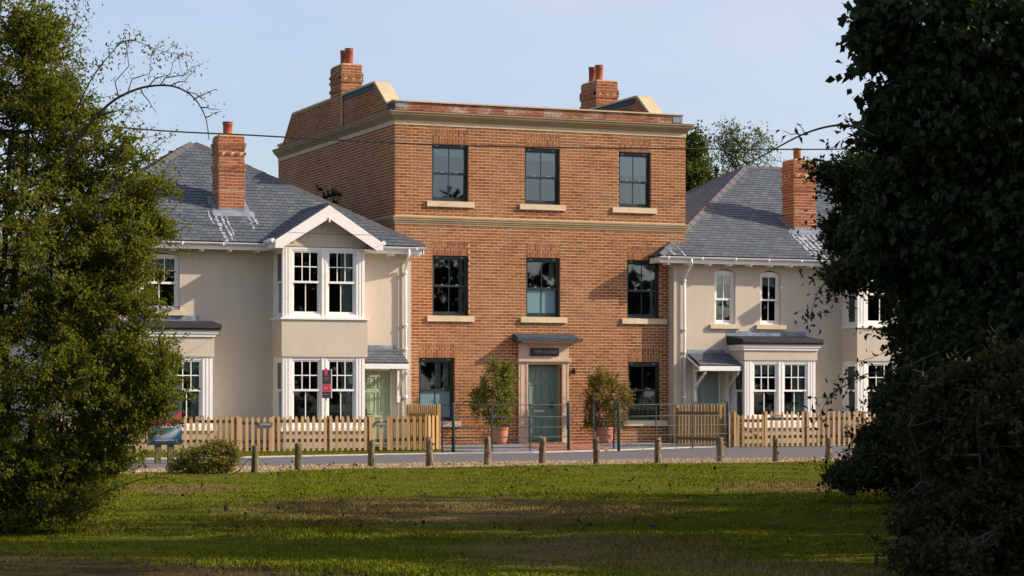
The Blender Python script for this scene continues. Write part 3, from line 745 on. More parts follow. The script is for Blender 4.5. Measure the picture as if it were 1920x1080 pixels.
# ------------------------------------------------------------------ slate roofs
def slope(parent, o, U, V, length, interval, budget, e=.164, wd=.232, mat='slate'):
    """o eave corner, U along, V up the slope, interval(v)->(ua,ub) ; returns list of slates"""
    U = Vector(U).normalized(); V = Vector(V).normalized(); Nn = U.cross(V).normalized()
    if Nn.z < 0: Nn = -Nn
    out = []; k = 0; v = 0
    while v < length-.05:
        ua, ub = interval(v+e*.5); off = (k % 2)*wd/2+random.uniform(-.006, .006)
        x = math.floor((ua-off)/wd)*wd+off
        while x < ub-.01:
            a, c = max(x, ua)+.005, min(x+wd, ub)-.005
            if c-a > .03: out.append((a, c, v, e, random.uniform(0, .004)))
            x += wd
        v += e; k += 1
    return (Vector(o), U, V, Nn, out)
def lay_slates(parent, slopes, single=300, name='slate'):
    allp = []
    for s in slopes:
        o, U, V, Nn, out = s
        for q in out:
            c = o+U*((q[0]+q[1])/2)+V*q[2]; u, vv = proj(*c)
            d = c.length; view = -(c-Vector((0, 0, EYE))).normalized().dot(Nn)
            score = view*(q[1]-q[0])/d/d*1e5-(1e6 if not (230 < u < 1600) or view < 0 else 0)
            allp.append((s, q, score))
    order = sorted(range(len(allp)), key=lambda i: -allp[i][2]); keep = set(order[:single]); rest = MB()
    if 'slate' not in bm_cache:
        b = MB(); i = [b.p(q) for q in ((-.5, 0, .004), (.5, 0, .004), (.5, 1.12, -.004), (-.5, 1.12, -.004), (-.5, 0, .018), (.5, 0, .018), (.5, 1.12, .003), (-.5, 1.12, .003))]
        for q in ((0,1,5,4),(1,2,6,5),(2,3,7,6),(3,0,4,7),(4,5,6,7)): b.f.append([i[j] for j in q]); b.sm.append(False)
        bm_cache['slate'] = b.mesh(M['slate'], recalc=False)
    for i, (s, q, sc) in enumerate(allp):
        o, U, V, Nn, _ = s; a, c, v, e, j = q; P = o+U*((a+c)/2)+V*v+Nn*j
        flip = U.cross(V).z > 0
        if i in keep:
            ob = link(name, bm_cache['slate'], parent, P)
            R = Matrix((U if flip else -U, V, Nn)).transposed()
            ob.rotation_euler = R.to_euler(); ob.scale = (c-a, e, 1)
        else:
            w2 = (c-a)/2; L = e*1.12
            pts = [P-U*w2+Nn*.018, P+U*w2+Nn*.018, P+U*w2+V*L+Nn*.003, P-U*w2+V*L+Nn*.003, P-U*w2+Nn*.002, P+U*w2+Nn*.002]
            if not flip: pts = [pts[1], pts[0], pts[3], pts[2], pts[5], pts[4]]
            i_ = [rest.p(t) for t in pts]; rest.f += [[i_[0], i_[1], i_[2], i_[3]], [i_[4], i_[5], i_[1], i_[0]]]; rest.sm += [False, False]
    rest.build('slates', M['slate'], parent, None, False, kind='stuff')
def hip_tiles(parent, p0, p1, mat='hip', l=.42, w_=.13, nm='hip_tile'):
    p0, p1 = Vector(p0), Vector(p1); d = (p1-p0); L = d.length; d.normalize(); n = max(1, int(L/l))
    side = d.cross(Vector((0, 0, 1))).normalized(); up = side.cross(d).normalized()
    for i in range(n):
        a = p0+d*(L*i/n); c = p0+d*(L*(i+1)/n+.015); b = MB()
        h = .02+.006
        A = [a-side*w_-up*.055, a-side*w_-up*.03, a+up*(.055+.01), a+side*w_-up*.03, a+side*w_-up*.055, a+up*.025]
        B = [c-side*w_-up*.06, c-side*w_-up*.04, c+up*.05, c+side*w_-up*.04, c+side*w_-up*.06, c+up*.02]
        ia = [b.p(q) for q in A]; ib = [b.p(q) for q in B]
        for k in range(6): b.f.append([ia[k], ia[(k+1) % 6], ib[(k+1) % 6], ib[k]]); b.sm.append(False)
        b.f.append(ia[::-1]); b.f.append(ib); b.sm += [False, False]
        b.build(nm, M[mat], parent)
def hip_roof(house, xe0, xe1, ye0, ye1, ze, h, zr, budget, ends=(1, 1)):
    """hipped roof; h inset of the ridge ends; zr ridge height"""
    ym = (ye0+ye1)/2; A, B = Vector((xe0+h, ym, zr)), Vector((xe1-h, ym, zr))
    c = [Vector((xe0, ye0, ze)), Vector((xe1, ye0, ze)), Vector((xe1, ye1, ze)), Vector((xe0, ye1, ze))]
    b = MB(); dz = Vector((0, 0, -.02))
    b.face(c[0]+dz, c[1]+dz, B+dz, A+dz) if (B-A).length > .05 else b.face(c[0]+dz, c[1]+dz, A+dz)
    b.face(c[1]+dz, c[2]+dz, B+dz); b.face(c[2]+dz, c[3]+dz, A+dz, B+dz) if (B-A).length > .05 else b.face(c[2]+dz, c[3]+dz, A+dz); b.face(c[3]+dz, c[0]+dz, A+dz)
    b.face(c[3]+dz*3, c[2]+dz*3, c[1]+dz*3, c[0]+dz*3)
    roof = b.build('roof', M['slate_base'], house, recalc=False)
    run = ym-ye0; L = math.hypot(run, zr-ze); t = lambda v: v/L
    s1 = slope(roof, c[0], (1, 0, 0), (0, run, zr-ze), L, lambda v: (h*t(v), (xe1-xe0)-h*t(v)), 0)
    Lh = math.hypot(h, zr-ze)
    s2 = slope(roof, c[3], (0, -1, 0), (h, 0, zr-ze), Lh, lambda v: (run*v/Lh, (ye1-ye0)-run*v/Lh), 0)
    s3 = slope(roof, c[1], (0, 1, 0), (-h, 0, zr-ze), Lh, lambda v: (run*v/Lh, (ye1-ye0)-run*v/Lh), 0)
    hip_tiles(roof, c[0], A); hip_tiles(roof, c[1], B); hip_tiles(roof, c[3], A); hip_tiles(roof, c[2], B)
    if (B-A).length > .3: hip_tiles(roof, A, B, nm='ridge_tile')
    return roof, [s1, s2, s3], run
def gutter(house, x0, x1, y, z, u=None, name='gutter', tf=None):
    b = MB(tf); n = 8
    pts = [(y-.055+.058*math.cos(math.pi+math.pi*k/n), z+.058*math.sin(math.pi+math.pi*k/n)) for k in range(n+1)]
    pin = [(q[0]*1+(y-.055-q[0])*.12, z+(q[1]-z)*.88) for q in pts]
    b.prism(pts+pin[::-1], 'x', x0, x1)
    x = x0+.25
    while x < x1: b.box(x-.02, x+.02, y-.118, y+.0, z-.068, z+.006); x += 1.0
    return b.build(name, M['upvc'], house)

# ------------------------------------------------------------------ left house
ZE = 4.98
YE = YL-.42
xeR = PX(796, YE); HL = 4.62; ZRL = 7.81; xeL = xeR-2*HL-.15
LX0, LX1 = xeL+.4, XB+.02
left = thing('cream_house', ((LX0+LX1)/2, YL, 0), 'cream rendered house on the left with gabled two-storey bay and one chimney', 'house', 'houses along the lane')
roofL, slL, runL = hip_roof(left, xeL, xeR, YE, YE+2*HL, ZE, HL, ZRL, 0)
tanL = (ZRL-ZE)/HL
slopeL = lambda x, y: ZE+(y-YE)*tanL
# openings
AWL = dict(x0=PX(264, YL), x1=PX(337, YL), z0=PZ(300, 581, YL), z1=PZ(300, 478, YL))
bayX0, bayX1 = PX(530, YLB), PX(684, YLB)
by0, by1 = PX(240, YLB), PX(399, YLB)
DLx0, DLx1 = PX(684, YL+.02), PX(736, YL+.02); DLz1 = PZ(705, 692, YL)
h_ = [(AWL['x0'], AWL['x1'], AWL['z0'], AWL['z1']+.06), (bayX0+.15, bayX1-.15, .4, 2.45), (bayX0+.15, bayX1-.15, 3.3, 4.7), (by0+.15, by1-.15, .4, 2.45), (DLx0, DLx1, .0, DLz1)]
b = MB(); wall_holes(b, LX0, LX1-.03, 0, ZE-.12, YL, .3, h_)
b.box(LX0, LX0+.3, YL+.301, YL+8.4, 0, ZE-.12, 'f'); b.box(LX1-.33, LX1-.03, YL+.301, YL+8.4, 0, ZE-.12, 'f'); b.box(LX0+.3, LX1-.33, YL+8.1, YL+8.4, 0, ZE-.12, 'lr')
lwall = b.build('wall', M['stucco'], left)
b = MB(); b.box(LX0+.31, LX1-.35, YL+.31, YL+8, 2.62, 2.85); b.box(LX0+.31, LX1-.35, YL+3.4, YL+3.5, 0, 4.8); b.box(LX0+.31, LX1-.35, YL+.31, YL+8, 0, .1); b.box(LX0+.31, LX1-.35, YL+.31, YL+8, 4.75, 4.8); b.build('inner_floors', M['inside'], left)
# corner strip beside the pipe
b = MB(); b.box(PX(754, YL-.03), LX1-.03, YL-.03, YL-.001, 0, ZE-.3); b.build('corner_strip', M['stucco'], left)
# eaves: soffit, fascia, gutter, rafter feet
def eaves(house, x0, x1, ye, ywall, spacing, xs=None, skip=None, ze=ZE):
    segs = [(x0, x1)] if not skip else [(x0, skip[0]), (skip[1], x1)]
    for a, c in segs:
        b = MB(); b.box(a, c, ye+.03, ye+.055, ze-.19, ze-.03); b.build('fascia', M['white'], house)
        b = MB(); b.box(a, c, ye+.056, ywall+.02, ze-.178, ze-.165); b.build('soffit', M['white'], house)
        gutter(house, a-.02, c+.02, ye+.03, ze-.025)
    x = x0+.3
    while x < x1-.05:
        if not (skip and skip[0]-.1 < x < skip[1]+.1):
            b = MB(); b.box(x-.035, x+.035, ye+.05, ywall, ze-.235, ze-.18); b.build('rafter_foot', M['white'], house)
        x += spacing
YG = YLB-.30        # gable overhang plane
gx0, gx1 = PX(516, YG), PX(716, YG); gxm = PX(617, YG); gz = PZ(617, 384, YG); gze = PZ(516, 449, YG)
eaves(left, xeL, xeR, YE, YL, .69, skip=(gx0+.1, gx1-.1))
def side_eave(house, x, y0, y1, xw, sgn, ze=ZE):
    b = MB(); a, c = (x+.03, x+.055) if sgn < 0 else (x-.055, x-.03); b.box(a, c, y0+.03, y1, ze-.19, ze-.03); b.build('fascia', M['white'], house)
    b = MB(); b.box(min(x, xw), max(x, xw), y0+.06, y1, ze-.162, ze-.15); b.build('soffit', M['white'], house)
side_eave(left, xeL, YE, YE+2*HL, LX0, -1); side_eave(left, xeR, YE, Y0-.01, LX1, 1)
# gable over the bay
def gable_bay(house, x0, x1, xm, zap, ze_, yg, ybay, ywall, yeave, tanm, zeave, roofparent):
    zf = lambda y: zeave+(y-yeave)*tanm
    yr = yeave+(zap-zeave)/tanm
    b = MB()
    for s, xa in ((-1, x0), (1, x1)):
        yv = yeave+(ze_-zeave)/tanm if ze_ > zeave else yeave
        b.face((xa, yg, ze_-.015), (xm, yg, zap-.015), (xm, yr+.1, zap-.015), (xa, max(yv, yeave)+.05, ze_-.015))
        b.face((xa, yg, ze_-.05), (xm, yg, zap-.05), (xm, yr+.1, zap-.05), (xa, max(yv, yeave)+.05, ze_-.05))
    gr = b.build('gable_roof', M['slate_base'], house)
    sl = []
    for s, xa in ((-1, x0), (1, x1)):
        run = abs(xm-xa); Lg = math.hypot(run, zap-ze_)
        def iv(v, Lg=Lg): 
            z = ze_+(zap-ze_)*v/Lg; return (0, max(.1, yeave+(z-zeave)/tanm-yg+.05))
        sl.append(slope(gr, (xa, yg, ze_), (0, 1, 0), (-s*run, 0, zap-ze_), Lg, iv, 0))
    lay_slates(gr, sl, 90)
    hip_tiles(gr, (xm, yg+.02, zap), (xm, yr-.1, zap), w_=.11, nm='ridge_tile')
    # bargeboards
    for s, xa in ((-1, x0), (1, x1)):
        b = MB(); wd = .27
        d = Vector((xm-xa, 0, zap-ze_)).normalized()
        cut = wd/abs(d.x)
        b.prism([(xa, ze_-.01), (xm, zap-.01), (xm, zap-.01-cut), (xa-s*.34 if False else xa+(xm-xa)*.11, ze_-.2), (xa, ze_-.2)], 'y', yg-.03, yg+.0); b.build('bargeboard', M['white'], house)
        b = MB(); b.prism([(xa, ze_-.055), (xm, zap-.055), (xm, zap-.075), (xa, ze_-.075)], 'y', yg+.001, ybay-.001); b.build('soffit', M['white'], house)
        b = MB(); b.box(xa-.03 if s < 0 else xa-.44, xa+.30 if s < 0 else xa+.03, yg+.002, ywall, ze_-.20, ze_-.19); b.box(xa+.06 if s < 0 else xa-.42, xa+.28 if s < 0 else xa-.06, ybay+.14, ybay+.16, ze_-.19, ze_+.05); b.build('eaves_return', M['white'], house)
    for s, xa in ((-1, x0), (1, x1)):
        b = MB(); b.box(xa-.02 if s < 0 else xa-.0, xa if s < 0 else xa+.02, yg-.02, yeave+.09, ze_-.195, ze_-.02); b.build('fascia', M['white'], house)
        b = MB(); b.tube([(xa+s*.055, yg-.01, ze_-.02), (xa+s*.055, yeave-.02, ze_-.025)], .055, 8); b.build('gutter', M['upvc'], house)
    bx = MB(); bx.box(xm-.02, xm+.02, yg-.05, yg-.031, zap-.42, zap-.30); bx.build('finial', M['white'], house)
    return zf
ZB2 = PZ(606, 464, YLB)          # top of the bay frame
gable_bay(left, gx0, gx1, gxm, gz, gze, YG, YLB, YL, YE, tanL, ZE, roofL)
# tympanum
b = MB(); b.prism([(bayX0-.02, ZB2+.01), (bayX1+.02, ZB2+.01), (bayX1+.02, gze+.0), (gxm, gz-.09), (bayX0-.02, gze+.0)], 'y', YLB, YLB+.1); b.box(bayX0-.02, bayX1+.02, YLB+.1, YL, ZB2+.02, ZB2+.06); b.build('gable_wall', M['stucco'], left)
def bay(house, x0, x1, ywall, ybay, zb, zt, kwl, kwr, curtainL=None, curtainR=None, blind=0, raild=.5, zs=None, band=None, top_rail=None):
    """box bay storey: white corner posts and mullion, two sashes, one on the left return"""
    b = MB(); pw = .0
    jl = x0+(kwl[0]-kwl[2])/1.0
    # main posts
    lw0, lw1, rw0, rw1 = kwl[0], kwl[1], kwr[0], kwr[1]
    b.box(x0, lw0, ybay, ybay+.12, zb, zt); b.box(lw1, rw0, ybay, ybay+.10, zb, zt); b.box(rw1, x1, ybay, ybay+.12, zb, zt)
    b.box(lw0, lw1, ybay+.001, ybay+.10, kwl[3], zt, 'lr'); b.box(rw0, rw1, ybay+.001, ybay+.10, kwl[3], zt, 'lr')
    b.box(lw0, lw1, ybay+.001, ybay+.10, zb, kwl[2], 'lr'); b.box(rw0, rw1, ybay+.001, ybay+.10, zb, kwl[2], 'lr')
    for xx in (x0+(lw0-x0)*.33, x0+(lw0-x0)*.66, (lw1+rw0)/2-.05, (lw1+rw0)/2+.04, rw1+(x1-rw1)*.36, rw1+(x1-rw1)*.7): b.box(xx-.007, xx+.007, ybay-.008, ybay, zb, zt)
    # right return is a plain boarded cheek
    b.box(x1-.1, x1, ybay+.121, ywall, zb, zt)
    b.box(x0, x0+.1, ywall-.10, ywall, zb, zt); b.box(x0+.0, x0+.1, ybay+.121, ywall-.10, zt-.07, zt); b.box(x0, x0+.1, ybay+.121, ywall-.10, zb, kwl[2]-.03)
    fr = b.build('bay_frame', M['white'], house)
    b = MB(); b.box(x0+.1, x1-.1, ybay+.13, ywall+.0, zt-.03, zt-.01); b.build('bay_ceiling', M['white'], house)
    rl = kwl[2]+(kwl[3]-kwl[2])*raild
    sash(house, lw0, lw1, kwl[2], kwl[3], ybay, .012, .03, .04, .05, rl, (3, 2), (2, 1), 'white', .024, blind, curtain=curtainL)
    sash(house, rw0, rw1, kwl[2], kwl[3], ybay, .012, .03, .04, .05, rl, (3, 2), (2, 1), 'white', .024, blind, curtain=curtainR)
    sash(house, .12, (ywall-ybay)-.13, kwl[2]-.03, zt-.07, 0, .012, .03, .04, .05, rl, (1, 1), (1, 1), 'white', .024, blind, tf=sideT(x0, ywall))
    return fr
# upper storey of the bay
bw = dict(l0=PX(547, YLB), l1=PX(602, YLB), r0=PX(613, YLB), r1=PX(668, YLB))
zb_, zt_b = PZ(606, 596, YLB), PZ(606, 464.5, YLB)
bay(left, bayX0, bayX1, YL, YLB, zb_, zt_b, (bw['l0'], bw['l1'], PZ(575, 590, YLB), PZ(575, 467.5, YLB)), (bw['r0'], bw['r1']), raild=.5, curtainR=[(.52, 1)], curtainL=None)
b = MB(); b.box(bayX0-.07, bayX1+.1, YLB-.07, YL-.001, zb_-.045, zb_-.002); b.build('bay_sill', M['white'], left)
zm0, zm1 = PZ(606, 669, YLB), zb_-.045
b = MB(); b.box(bayX0-.03, bayX1+.06, YLB-.03, YLB+.12, zm0, zm1); b.box(bayX0-.03, bayX0+.1, YLB+.12, YL, zm0, zm1); b.box(bayX1-.1, bayX1+.06, YLB+.12, YL, zm0, zm1); b.box(bayX0+.1, bayX1-.1, YLB+.12, YL, zm0+.3, zm0+.35); b.build('bay_wall', M['stucco'], left)
zl0 = PZ(606, 806, YLB); zlt = zm0-.003
bay(left, bayX0, bayX1, YL, YLB, PZ(606, 802, YLB), zlt, (bw['l0'], bw['l1'], PZ(575, 795, YLB), PZ(575, 672, YLB)), (bw['r0'], bw['r1']), raild=.515, curtainR=[(.55, 1)])
b = MB(); b.box(bayX0-.06, bayX1+.08, YLB-.06, YL-.001, zl0-.03, PZ(606, 802, YLB)-.002); b.build('bay_sill', M['white'], left)
b = MB(); b.box(bayX0-.0, bayX1+.03, YLB-.0, YL-.001, 0, zl0-.032); b.build('bay_plinth', M['stucco'], left)
# flat-roofed bay further left
zc0, zc1 = PZ(330, 668.5, YLB), PZ(330, 631, YLB)
b = MB(); b.box(by0-.02, by1+.03, YLB-.03, YLB+.12, zc0, zc1); b.box(by1-.1, by1+.03, YLB+.12, YL, zc0, zc1); b.box(by0-.02, by0+.1, YLB+.12, YL, zc0, zc1); b.build('bay_wall', M['stucco'], left)
lw = dict(l0=PX(255, YLB), l1=PX(310, YLB), r0=PX(322, YLB), r1=PX(380, YLB))
bay(left, by0, by1, YL, YLB, PZ(330, 800, YLB), zc0-.003, (lw['l0'], lw['l1'], PZ(300, 795, YLB), PZ(300, 672, YLB)), (lw['r0'], lw['r1']), blind=.18, raild=.515, curtainR=[(.7, 1)])
b = MB(); b.box(by0-.06, by1+.08, YLB-.06, YL-.001, PZ(330, 808, YLB), PZ(330, 800, YLB)-.002); b.build('bay_sill', M['white'], left)
b = MB(); b.box(by0, by1+.02, YLB, YL-.001, 0, PZ(330, 808, YLB)-.002); b.build('bay_plinth', M['stucco'], left)
def flat_bay_roof(house, x0, x1, ybay, ywall, z1, zroof, xf0, xf1):
    b = MB(); b.box(x0-.06, x1+.05, ybay-.07, ywall-.001, z1, z1+.075); b.box(x0-.09, x1+.10, ybay-.10, ywall-.001, z1+.075, z1+.15); b.build('bay_cornice', M['white'], house)
    b = MB(); b.box(x0-.12, x1+.16, ybay-.14, ywall-.001, z1+.151, z1+.205); b.prism([(ybay-.16, z1+.205), (ywall-.001, z1+.205), (ywall-.001, z1+.40), (ybay-.12, z1+.30)], 'x', x0-.13, x1+.18); b.build('bay_roof', M['felt'], house)
    n = 4
    for i in range(n):
        a = xf0+(xf1-xf0)*i/n; c = xf0+(xf1-xf0)*(i+1)/n+.02; b = MB(); b.box(a, c, ywall-.012-.004*(i % 2), ywall-.0005, z1+.35, z1+.53+.0*i); b.build('lead_flashing', M['lead'], house)
flat_bay_roof(left, by0, by1, YLB, YL, zc1, 0, by0+.2, by1-.15)
# arched window upper left
def arch_window(house, q, y, blind, cols=(2, 1), bot=(2, 1), rail=None, sl=None, rise=.10):
    x0, x1, z0, z1 = q['x0'], q['x1'], q['z0'], q['z1']
    wn = sash(house, x0, x1, z0, z1, y, .07, .06, .05, .07, rail, cols, bot, 'white', .024, blind, arch=rise-.03)
    sill(wn, sl[0], sl[1], z0-.13, z0, y, .08); return wn
def spandrel(house, q, y, rise):
    x0, x1, z1 = q['x0'], q['x1'], q['z1']; n = 10; b = MB()
    for s in (0, 1):
        pts = []
        for i in range(n//2+1):
            t = i/n if s == 0 else 1-i/n; pts.append((x0+(x1-x0)*t, z1+rise*(1-(2*t-1)**2)))
        b.prism(pts+[((x0+x1)/2, z1+rise+.001), (x0 if s == 0 else x1, z1+rise+.001)], 'y', y, y+.3)
    return b.build('arch_spandrel', M['stucco'], house)
arch_window(left, AWL, YL, .22, (3, 2), (2, 1), PZ(300, 530, YL), (PX(252, YL-.05), PX(348, YL-.05)), .06)
spandrel(left, AWL, YL, .06)
# entrance with canopy
yd = YL+.10
b = MB(); b.box(DLx0, DLx1, yd+.05, yd+.12, 0, DLz1); b.box(DLx1-.035, DLx1, yd-.03, yd+.05, 0, DLz1); b.box(DLx0, DLx1, yd-.03, yd+.05, DLz1-.04, DLz1); b.build('door_frame', M['white'], left)
G4 = [(.12, .44, .78, .93), (.56, .88, .78, .93), (.12, .44, .42, .72), (.56, .88, .42, .72), (.12, .44, .06, .33), (.56, .88, .06, .33)]
panel_door(left, DLx0+.01, DLx1-.045, .06, DLz1-.05, yd, 'door_pale', G4, .36, -1)
def porch(house, xa, xb, ywall, ytop, yfront, ztop_, zfr, xfa, xfb, brackets, label=None, wallside=None):
    """lean-to slate canopy on timber brackets"""
    b = MB(); b.prism([(ywall, ztop_-.03), (yfront, zfr), (yfront, zfr-.03), (ywall, ztop_-.06)], 'x', xa, xb); pr = b.build('porch_roof', M['slate_base'], house, label=label)
    L = math.hypot(ywall-yfront, ztop_-zfr)
    lay_slates(pr, [slope(pr, (xa, yfront-.02, zfr+.01), (1, 0, 0), (0, ywall-yfront, ztop_-zfr), L-.06, lambda v: (0, xb-xa), 0, e=.155, wd=.25)], 60)
    b = MB(); b.box(xa, xb-.1, ywall-.012, ywall-.001, ztop_-.06, ztop_+.10); b.prism([(ywall-.013, ztop_-.045), (ywall-.16, ztop_-.115), (ywall-.16, ztop_-.09), (ywall-.013, ztop_+.0)], 'x', xa-.01, xb-.08); b.build('lead_flashing', M['lead'], pr)
    b = MB(); b.box(xa-.02, xb+.0, yfront-.03, yfront-.0, zfr-.13, zfr-.005); b.prism([(ywall-.001, ztop_-.06), (yfront, zfr-.03), (yfront, zfr-.10), (ywall-.001, ztop_-.12)], 'x', xa-.02, xa+.01); b.prism([(ywall-.001, ztop_-.06), (yfront, zfr-.03), (yfront, zfr-.10), (ywall-.001, ztop_-.12)], 'x', xb-.03, xb-.0); b.build('porch_fascia', M['white'], pr)
    for xx in brackets:
        b = MB(); zt2 = zfr-.10; d = ywall-yfront
        b.box(xx-.035, xx+.035, ywall-.07, ywall-.001, zt2-.80, ztop_-.12); b.box(xx-.035, xx+.035, yfront+.02, ywall-.07, zt2-.05, zt2+.02)
        n = 6; pts = []
        for i in range(n+1):
            t = i/n; pts.append((ywall-.07-(d-.12)*t**1.3, zt2-.48+.43*t))
        for p, q in zip(pts, pts[1:]):
            b.prism([p, q, (q[0], q[1]-.07), (p[0], p[1]-.07)], 'x', xx-.028, xx+.028)
        b.box(xx-.042, xx+.042, ywall-.085, ywall-.001, zt2-.86, zt2-.72)
        b.build('porch_bracket', M['white'], pr)
    return pr
YP = YL-.72
porch(left, PX(686, YP), PX(766.5, YP), YL, YL, YP, PZ(720, 655, YL), PZ(720, 681.5, YP), 0, 0, [PX(751, YL-.2)], None)
# downpipe
def downpipe(house, xe, xw, yface, ye, ztop_, zbot, r=.034):
    b = MB(); b.tube([(xe, ye-.03, ztop_), (xe, ye-.03, ztop_-.16), (xe+(xw-xe)*.25, yface-.3, ztop_-.26), (xw, yface-.07, ztop_-.48), (xw, yface-.07, ztop_-.6), (xw, yface-.07, zbot)], r, 10)
    for z in (ztop_-.62, 3.0, 2.4, 1.2): b.tube([(xw, yface-.07, z), (xw, yface-.07, z+.07)], r*1.35, 10); b.box(xw-.05, xw+.05, yface-.06, yface-.001, z, z+.05)
    return b.build('downpipe', M['upvc'], house)
downpipe(left, PX(766, YE), PX(760.5, YL-.1), YL-.03, YE, ZE-.06, 0)
# chimney
def on_slope(u, v):
    r = ray(u, v)   # meet the front slope
    # EYE + k r2 = ZE + (k r1 - YE) tan
    k = (ZE-YE*tanL-EYE)/(r[2]-r[1]*tanL); return Vector((r[0]*k, r[1]*k, r[2]*k+EYE))
pc = on_slope(433, 397)
cy0 = pc.y; cx0, cx1 = PX(410.6, cy0), PX(459, cy0); cy1 = QY(398, cx0)
zt_ = PZ(411, 254, cy0)
chimney(left, cx0, cx1, cy0, cy1, slopeL(0, cy0)-.25, zt_, {2: .035, 3: .02, 6: .0, 9: .035, 10: .02}, [((cx0+cx1)/2-.02, (cy0+cy1)/2, .125, .36, 0)], 'brick_red', 300, cow=(5,), zslope=lambda x, y: slopeL(x, y), mort='mortar')
def flashing(house, cx0, cx1, cy0, cy1, slopef, tan_, wide=.2):
    n = Vector((0, -tan_, 1)).normalized(); b = MB()
    def P(x, y, o=.022): return Vector((x, y, slopef(x, y)))+n*o
    def quad(x0, x1, y0, y1, o):
        i = [P(x0, y0, o), P(x1, y0, o), P(x1, y1, o), P(x0, y1, o)]; j = [q-n*.02 for q in i]
        b.face(*i); b.face(*j[::-1])
        for k in range(4): b.face(j[k], j[(k+1) % 4], i[(k+1) % 4], i[k])
    quad(cx0-wide, cx1+wide, cy0-.26, cy0+.0, .03)
    for k in range(6): quad(cx0-.14-.01*(k % 2), cx0, cy0+(cy1-cy0)*k/6, cy0+(cy1-cy0)*(k+1)/6-.01, .032+.004*(k % 2)); quad(cx1, cx1+.14, cy0+(cy1-cy0)*k/6, cy0+(cy1-cy0)*(k+1)/6-.01, .032)
    b.box(cx0-.01, cx1+.01, cy0-.012, cy0-.001, slopef(0, cy0)-.05, slopef(0, cy0)+.10)
    return b.build('chimney_flashing', M['lead'], house)
flashing(left, cx0, cx1, cy0, cy1, slopeL, tanL)
def lime_runs(house, lst, slopef, tan_):
    n = Vector((0, -tan_, 1)).normalized(); b = MB()
    for (x, y, l, w0) in lst:
        y_ = y
        while y_ > y-l:
            st = random.uniform(.05, .14); gap = random.uniform(.005, .05); xx = x+(y-y_)*.0+random.gauss(0, .012); ww = w0*random.uniform(.4, 1.1)
            q = [Vector((xx-ww/2, y_, slopef(x, y_))), Vector((xx+ww/2, y_, slopef(x, y_))), Vector((xx+ww/2*random.uniform(.6, 1.2), y_-st, slopef(x, y_-st))), Vector((xx-ww/2*random.uniform(.6, 1.2), y_-st, slopef(x, y_-st)))]
            q = [p+n*.022 for p in q]; r = [p-n*.006 for p in q]
            b.face(*q[::-1])
            for k in range(4): b.face(q[k], q[(k+1) % 4], r[(k+1) % 4], r[k])
            y_ -= st+gap
    return b.build('lime_streaks', M['runoff'], house, None, False, kind='stuff')
M['runoff'] = plain('white lime runoff', (.31, .33, .35), .8, .45, 18)
lime_runs(roofL, [(cx0-.30, cy0-.02, .62, .06), (cx0-.16, cy0-.12, 1.25, .10), (cx0-.02, cy0-.22, 1.05, .09), (cx0+.10, cy0-.24, .8, .05), (cx1+.02, cy0-.22, .55, .05), (cx1+.16, cy0-.10, .45, .08), (cx0-.12, cy0+.5, .5, .06)], slopeL, tanL)
lay_slates(roofL, slL, 300)
# soil vent behind the ridge
pv = AT(322, 296, 66); MB().tube([(pv.x, pv.y, pv.z-1.2), (pv.x, pv.y, pv.z+.12)], .055, 10).tube([(pv.x, pv.y, pv.z+.10), (pv.x, pv.y, pv.z+.2)], .075, 10).build('soil_vent', M['black'], left)
b = MB(); q = Vector((PX(480, YL), YL-.03, PZ(480, 487, YL))); b.tube([(q.x, YL, q.z), (q.x, YL-.05, q.z)], .055, 14); b.build('alarm_box', M['stucco'], left)

# ------------------------------------------------------------------ right house
YER = YR-.40; xrL = PX(1237, YER); HR = 5.45; ZRR = 8.0; xrR = xrL+15.6
RX0, RX1 = PX(1262, YR), xrR-.4
right = thing('cream_house', ((RX0+RX1)/2, YR, 0), 'cream rendered house on the right with arched twin windows beside the dark tree', 'house', 'houses along the lane')
tanR = (ZRR-ZE)/HR
slopeR = lambda x, y: ZE+(y-YER)*tanR
roofR, slR, runR = hip_roof(right, xrL, xrR, YER, YER+2*HR, ZE, HR, ZRR, 0)
AR1 = dict(x0=PX(1340, YR), x1=PX(1379, YR), z0=PZ(1360, 607.5, YR), z1=PZ(1360, 510.5, YR))
AR2 = dict(x0=PX(1425.5, YR), x1=PX(1463.5, YR), z0=PZ(1445, 608.5, YR), z1=PZ(1445, 514, YR))
rb0, rb1 = PX(1396.5, YRB), PX(1529, YRB)
DRx0, DRx1 = PX(1306, YR+.02), PX(1352, YR+.02); DRz1 = PZ(1330, 690, YR)
fb0, fb1 = PX(1608, YRB), PX(1760, YRB)
h_ = [(q['x0'], q['x1'], q['z0'], q['z1']+.09) for q in (AR1, AR2)]+[(rb0+.15, rb1-.15, .4, 2.45), (DRx0, DRx1, 0, DRz1), (fb0+.15, fb1-.15, .4, 2.45), (fb0+.15, fb1-.15, 3.3, 4.7)]
b = MB(); wall_holes(b, RX0, RX1, 0, ZE-.12, YR, .3, h_)
b.box(RX0, RX0+.3, YR+.301, YR+10, 0, ZE-.12, 'f'); b.box(RX1-.3, RX1, YR+.301, YR+10, 0, ZE-.12, 'f'); b.box(RX0+.3, RX1-.3, YR+9.7, YR+10, 0, ZE-.12, 'lr')
b.build('wall', M['stucco'], right)
b = MB(); b.box(RX0+.31, RX1-.31, YR+.31, YR+9.6, 2.62, 2.85); b.box(RX0+.31, RX1-.31, YR+3.4, YR+3.5, 0, 4.8); b.box(RX0+.31, RX1-.31, YR+.31, YR+9.6, 0, .1); b.box(RX0+.31, RX1-.31, YR+.31, YR+9.6, 4.75, 4.8); b.build('inner_floors', M['inside'], right)
b = MB(); b.box(RX0-.002, PX(1267, YR), YR-.05, YR-.001, 0, ZE-.25); b.build('corner_strip', M['stucco'], right)
